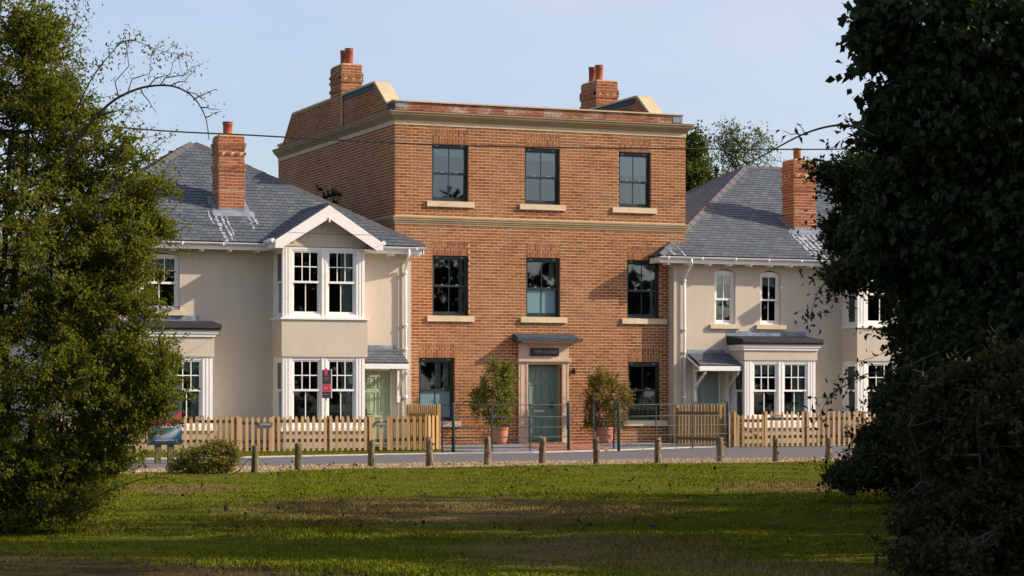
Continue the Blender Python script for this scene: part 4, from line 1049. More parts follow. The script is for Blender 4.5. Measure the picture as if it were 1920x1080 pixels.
YGR = YRB-.30; fgx0, fgx1 = PX(1594, YGR), PX(1790, YGR); fgm = (fgx0+fgx1)/2
eaves(right, xrL, xrR, YER, YR, .615, skip=(fgx0+.1, fgx1-.1)); side_eave(right, xrL, YER, Y0-.01, RX0, -1); side_eave(right, xrR, YER, YER+2*HR, RX1, 1)
gable_bay(right, fgx0, fgx1, fgm, gz, gze, YGR, YRB, YR, YER, tanR, ZE, roofR)
b = MB(); b.prism([(fb0-.02, ZB2+.01), (fb1+.02, ZB2+.01), (fb1+.02, gze), (fgm, gz-.09), (fb0-.02, gze)], 'y', YRB, YRB+.1); b.box(fb0-.02, fb1+.02, YRB+.1, YR, ZB2+.02, ZB2+.06); b.build('gable_wall', M['stucco'], right)
fw = (fb0+.24, fb0+1.0, fb0+1.16, fb0+1.92); fw = tuple(fb0+(fb1-fb0)*t for t in (.11, .46, .54, .89))
bay(right, fb0, fb1, YR, YRB, zb_, ZB2, (fw[0], fw[1], zb_+.08, ZB2-.04), (fw[2], fw[3]), raild=.5)
b = MB(); b.box(fb0-.07, fb1+.1, YRB-.07, YR-.001, zb_-.045, zb_-.002); b.build('bay_sill', M['white'], right)
b = MB(); b.box(fb0-.03, fb1+.06, YRB-.03, YRB+.12, zm0, zm1); b.box(fb0-.03, fb0+.1, YRB+.12, YR, zm0, zm1); b.box(fb1-.1, fb1+.06, YRB+.12, YR, zm0, zm1); b.build('bay_wall', M['stucco'], right)
zlo = PZ(606, 802, YLB)
bay(right, fb0, fb1, YR, YRB, zlo, zm0-.003, (fw[0], fw[1], zlo+.09, zm0-.04), (fw[2], fw[3]), raild=.515)
b = MB(); b.box(fb0, fb1+.03, YRB, YR-.001, 0, zlo-.003); b.build('bay_plinth', M['stucco'], right)
# near flat bay
rz1, rz0 = PZ(1460, 657, YRB), PZ(1460, 675.5, YRB)
b = MB(); b.box(rb0-.03, rb1+.04, YRB-.03, YRB+.12, rz0, rz1); b.box(rb0-.03, rb0+.1, YRB+.12, YR, rz0, rz1); b.box(rb1-.1, rb1+.04, YRB+.12, YR, rz0, rz1); b.build('bay_wall', M['stucco'], right)
zlr = PZ(1460, 790, YRB)
bay(right, rb0, rb1, YR, YRB, zlr, rz0-.003, (PX(1411, YRB), PX(1459, YRB), PZ(1435, 783, YRB), PZ(1435, 679, YRB)), (PX(1468, YRB), PX(1515, YRB)), blind=.20, raild=.485, curtainR=[(.45, 1)])
b = MB(); b.box(rb0-.06, rb1+.08, YRB-.07, YR-.001, zlr-.17, zlr-.002); b.build('bay_sill', M['white'], right)
b = MB(); b.box(rb0, rb1+.03, YRB, YR-.001, 0, zlr-.172); b.build('bay_plinth', M['stucco'], right)
flat_bay_roof(right, rb0, rb1, YRB, YR, rz1, 0, PX(1362, YR), PX(1510, YR))
arch_window(right, AR1, YR, .2, (2, 1), (2, 1), PZ(1360, 561, YR), (PX(1332, YR-.05), PX(1388, YR-.05)), .09); spandrel(right, AR1, YR, .09)
arch_window(right, AR2, YR, .2, (2, 1), (2, 1), PZ(1445, 562.5, YR), (PX(1418, YR-.05), PX(1474, YR-.05)), .09); spandrel(right, AR2, YR, .09)
yd = YR+.10
b = MB(); b.box(DRx0, DRx1, yd+.05, yd+.12, 0, DRz1); b.box(DRx1-.035, DRx1, yd-.03, yd+.05, 0, DRz1); b.box(DRx0, DRx0+.035, yd-.03, yd+.05, 0, DRz1); b.box(DRx0, DRx1, yd-.03, yd+.05, DRz1-.04, DRz1); b.build('door_frame', M['white'], right)
panel_door(right, DRx0+.045, DRx1-.045, .06, DRz1-.05, yd, 'door_grey', G4, .36, 1)
YPR = YR-.72
porch(right, PX(1312, YPR), PX(1389, YPR), YR, YR, YPR, PZ(1330, 663, YR), PZ(1350, 686, YPR), 0, 0, [PX(1300, YR-.05)+.05, PX(1364, YR-.05)])
downpipe(right, PX(1296, YER), PX(1283.5, YR-.07), YR, YER, ZE-.06, 0)
b = MB(); b.box(RX0-.04, RX0+.18, YR-.02, YR-.0, 0, .18); b.build('corner_plinth', M['rail'], right)
def on_slopeR(u, v):
    r = ray(u, v); k = (ZE-YER*tanR-EYE)/(r[2]-r[1]*tanR); return Vector((r[0]*k, r[1]*k, r[2]*k+EYE))
pc = on_slopeR(1509, 434); ky0 = pc.y; kx0, kx1 = PX(1490, ky0), PX(1530, ky0); ky1 = QY(1466.5, kx0)
chimney(right, kx0, kx1, ky0, ky1, slopeR(0, ky0)-.25, PZ(1490, 299.5, ky0), {2: .035, 3: .02, 9: .035, 10: .02}, [((kx0+kx1)/2-.06, (ky0+ky1)/2, .115, .34, 1)], 'brick_red', 300, cow=(5,), zslope=lambda x, y: slopeR(x, y))
flashing(right, kx0, kx1, ky0, ky1, slopeR, tanR)
lime_runs(roofR, [(kx0-.22, ky0-.05, 1.5, .12), (kx0-.08, ky0-.2, 1.6, .14), (kx0+.08, ky0-.24, 1.3, .12), (kx0+.25, ky0-.25, .7, .14), (kx0+.42, ky0-.25, 1.2, .1), (kx1+.0, ky0-.22, 1.4, .12), (kx1+.16, ky0-.1, 1.4, .12), (xrL+.45, YER+.5, .4, .08), (xrL+.75, YER+.5, .45, .06)], slopeR, tanR)
lay_slates(roofR, slR, 300)
pv = AT(1344, 338, 70); MB().tube([(pv.x, pv.y, pv.z-1.0), (pv.x, pv.y, pv.z+.3)], .06, 10).tube([(pv.x, pv.y, pv.z+.28), (pv.x, pv.y, pv.z+.4)], .085, 10).build('soil_vent', M['black'], right)

# ------------------------------------------------------------------ front gardens: paving
XPa, XPb = PX(829, 50), PX(1268, 53)
def paving():
    root = MB(); poly = [(PX(826, 50.4), interp(farX, PX(826, 50.4))+.13)]
    for x in np.linspace(PX(826, 50.4)+.3, PX(1366, 51), 12): poly.append((x, interp(farX, x)+.13))
    poly += [(PX(1366, 51), Y0-.1), (PX(826, 50.4), Y0-.1)]
    sheet('paved_yard', poly, .012, M['kerb'], .03)
    yard = bpy.data.objects['paved_yard']
    px0, px1 = GP(985, 846)[0], GP(1150, 846)[0]
    b = MB(); y = 47.0; r = 0
    while y < Y0-.12:
        x = poly[0][0]+(r % 2)*.06
        while x < PX(1366, 51):
            if y > interp(farX, x)+.14 and not (px0+(y-48)*.33 < x < px1+(y-48)*.33): b.box(x, x+.108, y, y+.108, .010, .030+random.uniform(-.003, .003), 'd')
            x += .12
        y += .12; r += 1
    o = b.build('setts', M['sett'], yard, None, False, kind='stuff')
    y = 47.0; r = 0; n = 0; allt = []
    while y < Y0-.15:
        x = 14.+(r % 2)*.1
        while x < 30:
            if y > interp(farX, x)+.14 and (px0+(y-48)*.33+.02 < x < px1+(y-48)*.33-.02): allt.append((x, y))
            x += .2
        y += .2; r += 1
    allt.sort(key=lambda q: q[1]); rest = MB()
    for i, (x, y) in enumerate(allt):
        if i < 300:
            me = unit_box('red_tile', 'tile', (.19, .19, .022)); link('tile', me, yard, (x+.095, y, .012+random.uniform(0, .004)))
        else: rest.box(x, x+.19, y, y+.19, .012, .034)
    if rest.v: rest.build('tiles', M['red_tile'], yard, None, False, kind='stuff')
paving()

# ------------------------------------------------------------------ picket fences
def picket_mesh(mat, h, wd=.07, t=.02):
    k = ('picket', mat, round(h, 3), wd)
    if k not in bm_cache:
        b = MB(); b.prism([(-wd/2, 0), (wd/2, 0), (wd/2, h-.05), (wd*.28, h-.018), (0, h), (-wd*.28, h-.018), (-wd/2, h-.05)], 'y', 0, t); bm_cache[k] = b.mesh(M[mat])
    return bm_cache[k]
def fence_run(root, p0, p1, h, mat, sp=.135, rails=(.22, .66), posts=(), railmat='timber_dark', railside=1, z0=.02, wd=.07, post_h=None):
    p0, p1 = Vector((*p0, 0)), Vector((*p1, 0)); d = (p1-p0); L = d.length; d.normalize(); nrm = Vector((-d.y, d.x, 0))*railside
    ang = math.atan2(d.y, d.x); n = int(L/sp)
    for i in range(n+1):
        q = p0+d*(L*i/n if n else 0)
        o = link('picket', picket_mesh(mat, h+random.choice((-.008, 0, .006)), wd), root, (q.x, q.y, z0)); o.rotation_euler = (random.gauss(0, .004), random.gauss(0, .006), ang)
    for z in rails:
        b = MB(); a = p0+nrm*.03; c = p1+nrm*.03; e = nrm*.045
        b.prism([(a.x, a.y), (c.x, c.y), (c.x+e.x, c.y+e.y), (a.x+e.x, a.y+e.y)], 'z', z, z+.075); b.build('rail', M[railmat], root)
    for t in posts:
        q = p0+d*(L*t)+nrm*.08; b = MB(); b.box(q.x-.045, q.x+.045, q.y-.045, q.y+.045, -.05, (post_h or h)+.02); b.build('post', M['timber_old'], root)
YF = 50.45
fx = lambda u: PX(u, YF)
HF = .80
def fr(u): return (fx(u), YF)
f1 = thing('picket_fence', (fx(420), YF, 0), 'pale picket fence before the left cream house, from big tree to first gate', 'fence', 'picket fences')
fence_run(f1, fr(60), fr(447), HF, 'timber', posts=(.33, .66, .99))
f2 = thing('picket_fence', (fx(570), YF, 0), 'pale picket fence below the crimson and black pole sign', 'fence', 'picket fences')
fence_run(f2, fr(512), fr(696), HF, 'timber', posts=(.02, .58, .99))
f3 = thing('picket_fence', (fx(770), YF, 0), 'golden picket fence turning the corner by the left green door', 'fence', 'picket fences')
fence_run(f3, fr(734), fr(799), HF, 'timber_old', posts=(.02,))
fc_ = (fx(827), YF+.25)
fence_run(f3, (fx(806), YF+.02), fc_, HF+.02, 'timber_old', posts=(0.,), sp=.15, wd=.1)
# taller side fence back to the wall
sxl = fc_[0]; ysb = min(QY(764.5, sxl), YL-.05)
f4 = thing('picket_fence', (sxl, (fc_[1]+ysb)/2, 0), 'taller side picket fence between left cream house and brick townhouse', 'fence', 'picket fences')
fence_run(f4, (sxl-.02, fc_[1]+.1), (PX(764.5, ysb), ysb), 1.06, 'timber_old', sp=.135, rails=(.25, .8), posts=(.0, .98), railside=-1)
rx = PX(1362, 50.6)
rsy = min(QY(1271, rx-.2), YR-.1)
f5 = thing('picket_fence', (rx, (50.6+rsy)/2, 0), 'side picket fence with dark posts and rails beside the right porch', 'fence', 'picket fences')
fence_run(f5, (PX(1358, 50.7), 50.7), (PX(1273, rsy), rsy), 1.03, 'timber_old', sp=.15, rails=(.16, .80), posts=(.02, .98), railside=1)
f6 = thing('picket_fence', (fx(1550), YF, 0), 'golden picket fence right of the gate below the flat-roofed bay', 'fence', 'picket fences')
fence_run(f6, fr(1437), fr(1790), .87, 'timber', posts=(.0, .21, .5, .8), sp=.145)
f7 = thing('picket_fence', (fx(1374), YF, 0), 'short picket stub between the railing end post and right gate', 'fence', 'picket fences')
fence_run(f7, fr(1367), fr(1379), .87, 'timber', posts=(1,), sp=.12)
def gate(u0, u1, h, label, mat, plate=None, brace=False):
    g = thing('picket_gate', (fx((u0+u1)/2), YF, 0), label, 'gate', 'picket gates')
    fence_run(g, fr(u0), fr(u1), h, mat, rails=(.2, h-.17), sp=.13)
    if brace:
        b = MB(); a, c = fx(u0), fx(u1); b.prism([(a, h-.2), (a+.07, h-.2), (c, .2), (c-.07, .2)], 'y', YF+.035, YF+.06); b.build('brace', M['timber_dark'], g)
    return g
gate(452, 507, HF-.01, 'left picket gate with a grey green name plate, between two fence runs', 'timber')
gate(700, 729, HF-.01, 'picket gate before the pale green door, with small name plate', 'timber')
gate(1384, 1431, .79, 'low golden picket gate with diagonal brace before the flat-roofed bay', 'timber_old', brace=True)
for u0, u1, v0, v1, lb in ((484, 510.5, 792, 799.3, 'grey green name plate on the left picket gate'), (703, 725, 791.5, 798.5, 'small name plate on the gate before the pale green door'), (1449.5, 1468, 778.5, 784.5, 'small name plate on the right picket fence beside the braced gate')):
    r = thing('name_plate', ((fx(u0)+fx(u1))/2, YF-.03, PZ(u0, v1, YF)), lb, 'sign', 'name plates on the picket gates'); b = MB(); b.box(fx(u0), fx(u1), YF-.03, YF-.005, PZ(u0, v1, YF), PZ(u0, v0, YF)); b.build('board', M['plate'], r)
    b = MB(); n = 9; zz = (PZ(u0, v1, YF)+PZ(u0, v0, YF))/2
    for i in range(n):
        x = fx(u0)+(fx(u1)-fx(u0))*(.14+.72*i/n); b.box(x, x+.018, YF-.033, YF-.03, zz-.012+random.uniform(-.004, .004), zz+.014)
    b.build('faded_print', M['plate_mark'], r)

# ------------------------------------------------------------------ estate railing
def railing(name, pts, label, zs, h, thick=(), thin=(), group='estate railings', thickw=.05):
    P = [Vector((*p, 0)) for p in pts]; mid = sum(P, Vector((0, 0, 0)))/len(P)
    r = thing('metal_railing', (mid.x, mid.y, 0), label, 'railing', group)
    for k, z in enumerate(zs):
        b = MB(); b.tube([Vector((p.x, p.y, z)) for p in P], .012 if k else .014, 6); b.build('rail', M['rail'], r)
    for (q, w_) in thick: b = MB(); b.lathe((q[0], q[1], -.02), [(w_, 0), (w_, h+.03), (w_*.8, h+.055)], 12); b.build('post', M['rail'], r)
    for q in thin: b = MB(); b.box(q[0]-.010, q[0]+.010, q[1]-.02, q[1]+.02, -.02, h+.0); b.build('upright', M['rail'], r)
    return r
H_ = 1.09; zr = (.12, .35, .57, .80, 1.07)
g1 = [GP(u, v) for u, v in ((829, 849.5), (850, 850.3), (923, 849.5), (994, 848.6), (1066, 847.6))]
railing('metal_railing', g1, 'green grey metal railing before the left potted shrub and front door', zr, H_, [(g1[1], .035), (g1[4], .035)], [g1[0], g1[2], g1[3]])
g2 = [GP(u, v) for u, v in ((1160, 846.3), (1230, 843.8), (1298.5, 841.5), (1364.5, 839.3))]
railing('metal_railing', g2, 'green grey metal railing before the right ground-floor window of the townhouse', zr, H_, [(g2[0], .035), (g2[3], .035)], [g2[1], g2[2]])
gt = [(g2[0][0]-.04, g2[0][1]+.12), (g2[0][0]-.30, g2[0][1]+1.15)]
gt = [(g2[0][0]-.10, g2[0][1]+.05), (GP(1113, 843)[0], GP(1113, 843)[1])]
gr_ = thing('metal_gate', (gt[0][0], gt[0][1], 0), 'open green grey metal gate swung back in front of the right potted shrub', 'gate')
for z in zr: MB().tube([(gt[0][0], gt[0][1], z), (gt[1][0], gt[1][1], z)], .009, 6).build('rail', M['rail'], gr_)
for q in gt: MB().box(q[0]-.014, q[0]+.014, q[1]-.014, q[1]+.014, .06, 1.12).build('upright', M['rail'], gr_)
MB().tube([(gt[1][0], gt[1][1], 1.0), (gt[0][0], gt[0][1], .14)], .009, 6).build('brace', M['rail'], gr_)
for q in gt:
    MB().tube([(q[0], q[1], 1.1), (q[0]+.02, q[1], 1.2), (q[0]-.03, q[1], 1.27)], [.02, .022, .008], 6).build('finial', M['rail'], gr_)

# ------------------------------------------------------------------ bollards
names = ['mossy round post nearest the bramble bush', 'mossy leaning post second from the bramble bush', 'green lichened post before the left picket fence gate and green door', 'split bark post before the corner of the golden picket fence',
 'dark bark post before the left terracotta pot', 'pale bark post directly before the sage front door', 'straight bark post before the right terracotta pot', 'cleanly cut bark post before the right end of the brick wall',
 'bark post before the right side picket fence', 'ragged dark post before the right name plate', 'pale stump-footed post closest to the dark right tree']
BP = [(478, 885.6, 835.6, 13), (559, 882, 832.5, 13.5), (696, 875.6, 826, 12.5), (806, 875.6, 820.6, 13), (914, 872.5, 818.8, 12), (1016.5, 869.5, 820, 12), (1119, 870, 820.6, 12.5), (1234, 868.5, 821, 12), (1350, 867, 820.6, 12.5), (1455, 865.5, 822, 11), (1554, 863.5, 822, 12)]
for i, (u, v, vt, wpx) in enumerate(BP):
    x, y = GP(u, v); k = S_*x+C_*y; h = (v-vt)/F*k; r = wpx/F*k/2
    root = thing('wooden_post', (x, y, 0), names[i], 'post', 'wooden posts along the verge')
    b = MB(); n = 12; rings = []; ph = random.random()*6
    lean = (random.gauss(0, .02), random.gauss(0, .02))
    for j, t in enumerate((-.08, 0, .12, .3, .5, .7, .88, 1.0)):
        rr = r*(1.12-.14*t) if i > 2 else r*(1.04-.08*t)
        rings.append([b.p((x+lean[0]*t+rr*(1+.09*math.sin(3*a+ph+4*t)+random.gauss(0, .035))*math.cos(a), y+lean[1]*t+rr*(1+.09*math.cos(2*a+ph)+random.gauss(0, .035))*math.sin(a), t*h+(random.gauss(0, .012) if t == 1 else 0))) for a in [2*math.pi*q/n for q in range(n)]])
    for j in range(len(rings)-1):
        for q in range(n): b.f.append([rings[j][q], rings[j][(q+1) % n], rings[j+1][(q+1) % n], rings[j+1][q]]); b.sm.append(True)
    b.f.append(rings[-1]); b.sm.append(False)
    b.build('stem', M['post_green'] if i < 3 else M['post'], root)
    for _ in range(3 if i > 2 else 1):        # knots and torn bark
        a = random.uniform(3.2, 6.0); t = random.uniform(.15, .9); c = MB(); p = Vector((x+r*math.cos(a)*1.0, y+r*math.sin(a)*1.0, t*h)); dd = Vector((math.cos(a), math.sin(a), .3))
        c.tube([p-dd*.02, p+dd*.012, p+dd*.022], [.02, .017, .006], 7); c.build('knot', M['post_green'] if i < 3 else M['post'], root)

# ------------------------------------------------------------------ signs
sx, sy = GP(302, 870); k = 43.3
root = thing('estate_hoarding', (sx, sy, 0), 'dark blue and crimson hoarding on two timber posts half behind the left tree', 'sign')
def hp(u, v): return PX(u, sy), PZ(u, v, sy)
for (a, c) in ((292.5, 303), (316.5, 327.5)):
    b = MB(); b.box(hp(a, 800)[0], hp(c, 800)[0], sy+.03, sy+.13, -.05, hp(300, 715)[1]); b.build('post', M['post_green'], root)
x0, zb0 = hp(277.5, 834.5); x1, zt1 = hp(341, 718)
b = MB(); b.box(x0, x1, sy, sy+.028, zb0, zt1)
def hoard():
    m = N('hoarding print', .4, .4); g = m.n("ShaderNodeTexCoord").outputs["Generated"]; s = m.n("ShaderNodeSeparateXYZ"); m.l(g, s.inputs[0])
    base = m.ramp(s.outputs[2], (0, (.006, .016, .035)), (.12, (.012, .05, .085)), (.3, (.03, .09, .12)), (.38, (.02, .06, .08)), (.7, (.05, .08, .095)), (1, (.03, .05, .06)))
    # crimson swoosh rising to the right and a white glow under it
    d = m.math('SUBTRACT', s.outputs[2], m.math('ADD', .36, m.math('MULTIPLY', m.math('POWER', s.outputs[0], 3.0), .12)))
    red = m.ramp(m.math('ABSOLUTE', d), (.04, 1.0), (.09, 0.0)); base = m.mix(red, base, (.36, .02, .10))
    d2 = m.math('SUBTRACT', s.outputs[2], m.math('ADD', .12, m.math('MULTIPLY', m.math('POWER', s.outputs[0], 4.0), .22)))
    gl = m.ramp(m.math('MULTIPLY', m.math('SUBTRACT', .10, m.math('ABSOLUTE', d2)), m.math('MULTIPLY', s.outputs[0], 9.0)), (0.05, 0.0), (.8, .75)); base = m.mix(gl, base, (.45, .55, .62))
    m.col(base); return m.m
b.build('board', hoard(), root)
b = MB(); zz = hp(300, 800)[1]
for i in range(9): b.box(x0+.22+i*.055, x0+.22+i*.055+.038, sy-.004, sy-.0005, zz-.02, zz+.025)
zz = hp(300, 826)[1]; b.box(x0+.14, x0+.5, sy-.004, sy-.0005, zz, zz+.012)
zz = hp(300, 817)[1]; b.box(x0+.14, x0+.42, sy-.004, sy-.0005, zz, zz+.010); b.build('faded_print', M['print'], root)
b = MB(); b.prism([(x1-.20, hp(330, 796)[1]), (x1-.02, hp(330, 790)[1]), (x1-.01, hp(330, 772)[1]), (x1-.07, hp(330, 775)[1]), (x1-.15, hp(330, 783)[1])], 'y', sy-.003, sy-.0005); b.build('logo_shape', M['board_red'], root)
ys = YF+.5
root = thing('agent_sign', (PX(612, ys), ys, 0), 'black and crimson agent sign board on a thin white pole behind the pickets', 'sign')
b = MB(); b.box(PX(611, ys), PX(613.8, ys), ys+.035, ys+.07, 0, PZ(612, 745, ys)); b.build('pole', M['white'], root)
a, c = PX(604.6, ys), PX(620.3, ys); zz0, zz1 = PZ(612, 746.5, ys), PZ(612, 693.5, ys)
b = MB(); b.box(a, c, ys, ys+.03, zz0, zz1); bd = b.build('board', M['board_black'], root)
MB().box(c+.001, c+.03, ys-.005, ys+.035, zz0, zz1+.02).build('board_edge', M['board_grey'], root)
MB().box(a, c, ys-.004, ys-.0005, PZ(612, 735, ys), PZ(612, 720, ys)).build('red_band', M['board_red'], root)
cx = (a+c)/2-.02; zc = PZ(612, 694, ys)
b = MB(); b.prism([(cx-.045, zc-.02), (cx-.03, zc+.03), (cx, zc+.045), (cx+.03, zc+.03), (cx+.045, zc-.02), (cx+.03, zc-.10), (cx, zc-.17), (cx-.03, zc-.10)], 'y', ys-.008, ys-.001); b.build('shield_emblem', M['board_red'], root)
b = MB()
for (v, n, w_, hh, off) in ((709.5, 7, .010, .016, .035), (713.5, 4, .010, .010, .055), (728, 5, .014, .03, .03), (739.5, 8, .010, .012, .02)):
    z = PZ(612, v, ys)
    for i in range(n): xx = a+off+i*.018; b.box(xx, xx+w_, ys-.007, ys-.0045, z-hh/2*random.uniform(.6, 1), z+hh/2*random.uniform(.6, 1.2))
b.build('faded_print', M['print'], root)

# ------------------------------------------------------------------ foliage
def leaf_mesh(name, pts, sizes, mat, aspect=.55, droop=0.0, nrm_up=.3, fold=.18):
    """pts Nx3, each a pointed leaf of two facing halves"""
    n = len(pts); pts = np.asarray(pts, float); sizes = np.asarray(sizes, float)[:, None]
    d = RNG.normal(size=(n, 3)); d[:, 2] -= droop*2; d /= np.linalg.norm(d, axis=1, keepdims=True)
    up = RNG.normal(size=(n, 3)); up[:, 2] += nrm_up*3; s = np.cross(d, up); s /= np.linalg.norm(s, axis=1, keepdims=True)+1e-9
    nn = np.cross(s, d)
    A = pts; B = pts+d*sizes*.45+s*sizes*aspect*.5+nn*sizes*fold; C = pts+d*sizes; D = pts+d*sizes*.45-s*sizes*aspect*.5+nn*sizes*fold
    v = np.stack([A, B, C, D], 1).reshape(-1, 3).astype(np.float32)
    i = np.arange(n)[:, None]*4; f = np.concatenate([i+0, i+1, i+2, i+0, i+2, i+3], 1).reshape(-1).astype(np.int32)
    me = bpy.data.meshes.new("m"); me.vertices.add(len(v)); me.vertices.foreach_set("co", v.ravel())
    nt_ = 2*n; me.loops.add(nt_*3); me.loops.foreach_set("vertex_index", f); me.polygons.add(nt_)
    me.polygons.foreach_set("loop_start", np.arange(0, nt_*3, 3, dtype=np.int32)); me.polygons.foreach_set("loop_total", np.full(nt_, 3, np.int32))
    me.materials.append(mat); me.update(calc_edges=True); return me
SHOOTS = []
def sprays(centres, per, spread, flat=.6, long=.05):
    """leafy sprays: leaves strung along short shoots round each centre"""
    out = []; SHOOTS.clear()
    for c in centres:
        ns = 5; m = per//ns
        for _ in range(ns):
            d = RNG.normal(size=3); d[2] = d[2]*flat+.15; d /= np.linalg.norm(d); lg = RNG.random() < long; L = spread*(RNG.uniform(1.6, 3.4) if lg else RNG.uniform(.5, 1.5))
            if lg: SHOOTS.append((np.asarray(c), np.asarray(c)+d*L))
            t = RNG.uniform(0, 1, m)[:, None]; out.append(np.asarray(c)+d*t*L+RNG.normal(size=(m, 3))*spread*.16)
    return np.concatenate(out)
def branch(b, p0, p1, r0, r1, n=5, wob=.06, k=5):
    p0, p1 = Vector(p0), Vector(p1); L = (p1-p0).length; pts = []; rad = []
    for i in range(n+1):
        t = i/n; pts.append(p0.lerp(p1, t)+Vector((random.gauss(0, 1), random.gauss(0, 1), random.gauss(0, .6)))*L*wob*(0 if i in (0,) else 1)*math.sin(math.pi*min(1, t*1.0+.15))); rad.append(r0+(r1-r0)*t)
    b.tube(pts, rad, k, False); return pts
def inside(lobes, n, shell=.0):
    """random points in a union of ellipsoids (x,y,z,rx,ry,rz)"""
    vol = np.array([(max(l[3], l[4])*l[5])**.85 for l in lobes]); vol = vol/vol.sum(); out = []
    for l, c in zip(lobes, RNG.multinomial(n, vol)):
        d = RNG.normal(size=(c, 3)); d /= np.linalg.norm(d, axis=1, keepdims=True); r = RNG.uniform(shell, 1, c)**(1/2.2)
        out.append(np.array(l[:3])+d*r[:, None]*np.array(l[3:6]))
    return np.concatenate(out)
def tree(name, label, cat, base, trunk_top, lobes, nclump, per, spread, leaf, mat, barkm='bark', r0=.12, group=None, twigs=True, aspect=.55, droop=0, zmin=.05, shell=.35, nlimb=14, stems=1, long=.05):
    root = thing(name, base, label, cat, group)
    cs = inside(lobes, nclump, shell); cs = cs[cs[:, 2] > zmin]
    b = MB(); tt = Vector(trunk_top); bs = Vector(base)
    tops = []
    for s in range(stems):
        off = Vector((random.gauss(0, .25), random.gauss(0, .25), 0)) if stems > 1 else Vector((0, 0, 0))
        tops += branch(b, bs+off*.6-Vector((0, 0, .1)), tt+off*1.5, r0, r0*.5, 6, .03, 8)[2:]
    for _ in range(nlimb):
        c = Vector(cs[random.randrange(len(cs))]); a = min(random.sample(tops, min(3, len(tops))), key=lambda q: (q-c).length); pp = branch(b, a, c, r0*.38, r0*.08, 5, .06, 5)
        tops += pp[2:4]
    b.build('trunk', M[barkm], root, None, False)
    if twigs:
        tb = MB(); arr = np.array([list(q) for q in tops])
        for c in cs[:: max(1, len(cs)//260)]:
            i = np.argmin(((arr-c)**2).sum(1)); branch(tb, arr[i], c, .012, .004, 3, .07, 3)
        tb.build('twigs', M['twig'], root, None, False, kind='stuff')
    pts = sprays(cs, per, spread, long=long); pts = pts[pts[:, 2] > .02]
    if twigs and SHOOTS:
        sb = MB()
        for p, q in SHOOTS[::max(1, len(SHOOTS)//1800)]:
            if q[2] > .02: sb.tube([p, (p+q)/2+RNG.normal(0, .012, 3), q], [.0045, .0035, .002], 3, False)
        sb.build('shoots', M['twig'], root, None, False, kind='stuff')
    sz = RNG.uniform(.5, 1.5, len(pts))*leaf; o = np.array(base)
    me = leaf_mesh('crown', pts-o, sz, M[mat], aspect, droop); link('crown', me, root, base)
    return root
def L3(u, v, Z, ru, rv, rz):
    """ellipsoid seen at pixel (u,v), depth Z, apparent radii ru, rv, depth radius rz"""
    p = AT(u, v, Z); return (p.x, p.y, p.z, ru*Z/F, rz if rz else ru*Z/F, rv*Z/F)
def gnd(u, Z): p = AT(u, CY, Z); return (p.x, p.y, 0.0)
# the big hawthorn on the left
Zt = 22.0
lob = [L3(-30, 120, Zt, 150, 150, .5), L3(90, 130, Zt+.3, 70, 110, .25), L3(20, 300, Zt, 160, 130, .6), L3(160, 320, Zt, 100, 70, .35), L3(50, 480, Zt, 215, 170, 1.2), L3(215, 440, Zt-.2, 85, 75, .5),
       L3(180, 560, Zt, 100, 110, .8), L3(30, 700, Zt, 210, 160, 1.2), L3(190, 700, Zt-.3, 90, 90, .6), L3(-10, 880, Zt, 190, 120, 1.1), L3(130, 860, Zt, 85, 95, .6), L3(250, 740, Zt-.2, 70, 50, .4), L3(250, 390, Zt, 60, 28, .3), L3(-180, 400, Zt+.3, 150, 380, 1.4), L3(245, 490, Zt, 40, 40, .3), L3(265, 580, Zt-.2, 36, 30, .3), L3(255, 660, Zt-.2, 60, 55, .4), L3(300, 720, Zt-.3, 45, 28, .25), L3(210, 790, Zt-.2, 60, 60, .4), L3(280, 350, Zt, 50, 28, .3), L3(245, 420, Zt, 70, 50, .4), L3(60, 60, Zt, 60, 50, .4), L3(285, 685, Zt-.3, 50, 32, .3), L3(245, 760, Zt-.3, 55, 45, .3), L3(60, 940, Zt, 140, 62, .8), L3(155, 930, Zt-.2, 70, 50, .4), L3(215, 860, Zt-.2, 40, 40, .3), L3(230, 290, Zt, 50, 30, .3), L3(150, 240, Zt, 80, 50, .4), L3(100, 200, Zt, 80, 60, .5), L3(285, 430, Zt, 40, 22, .2), L3(300, 740, Zt-.3, 36, 18, .2), L3(285, 785, Zt-.3, 34, 30, .2)]
tree('hawthorn_tree', 'large olive green hawthorn filling the left edge in front of the cream house', 'tree', gnd(-20, Zt), AT(20, 250, Zt), lob, 2700, 105, .13, .035, 'leaf_haw', r0=.04, nlimb=110, stems=6, shell=.1, long=.32)
# the ivy-hung tree and hedge on the right
Zr = 19.0
lobR = [L3(1805, 60, Zr, 168, 130, 1.2), L3(1775, 230, Zr, 125, 120, 1.0), L3(1900, 200, Zr, 190, 200, 1.3), L3(1820, 420, Zr+.5, 190, 150, 1.4), L3(2050, 300, Zr+.5, 200, 350, 1.6), L3(1665, 40, Zr, 34, 45, .3), L3(1870, 640, Zr, 120, 130, .9), L3(1930, 520, Zr, 130, 130, .9)]
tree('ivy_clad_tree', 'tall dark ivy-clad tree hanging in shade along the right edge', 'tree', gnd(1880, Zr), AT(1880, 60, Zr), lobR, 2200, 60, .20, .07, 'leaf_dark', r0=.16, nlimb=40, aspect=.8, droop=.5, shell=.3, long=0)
Zs = 23.0
lobS = [L3(1720, 370, Zs, 115, 80, .9), L3(1618, 335, Zs, 68, 42, .5), L3(1620, 430, Zs, 70, 55, .5), L3(1760, 500, Zs, 85, 80, .8), L3(1800, 640, Zs, 110, 110, 1.0), L3(1860, 560, Zs, 180, 160, 1.3), L3(1558, 316, Zs, 26, 14, .2), L3(1590, 520, Zs, 30, 40, .2), L3(1900, 760, Zs, 200, 160, 1.4)]
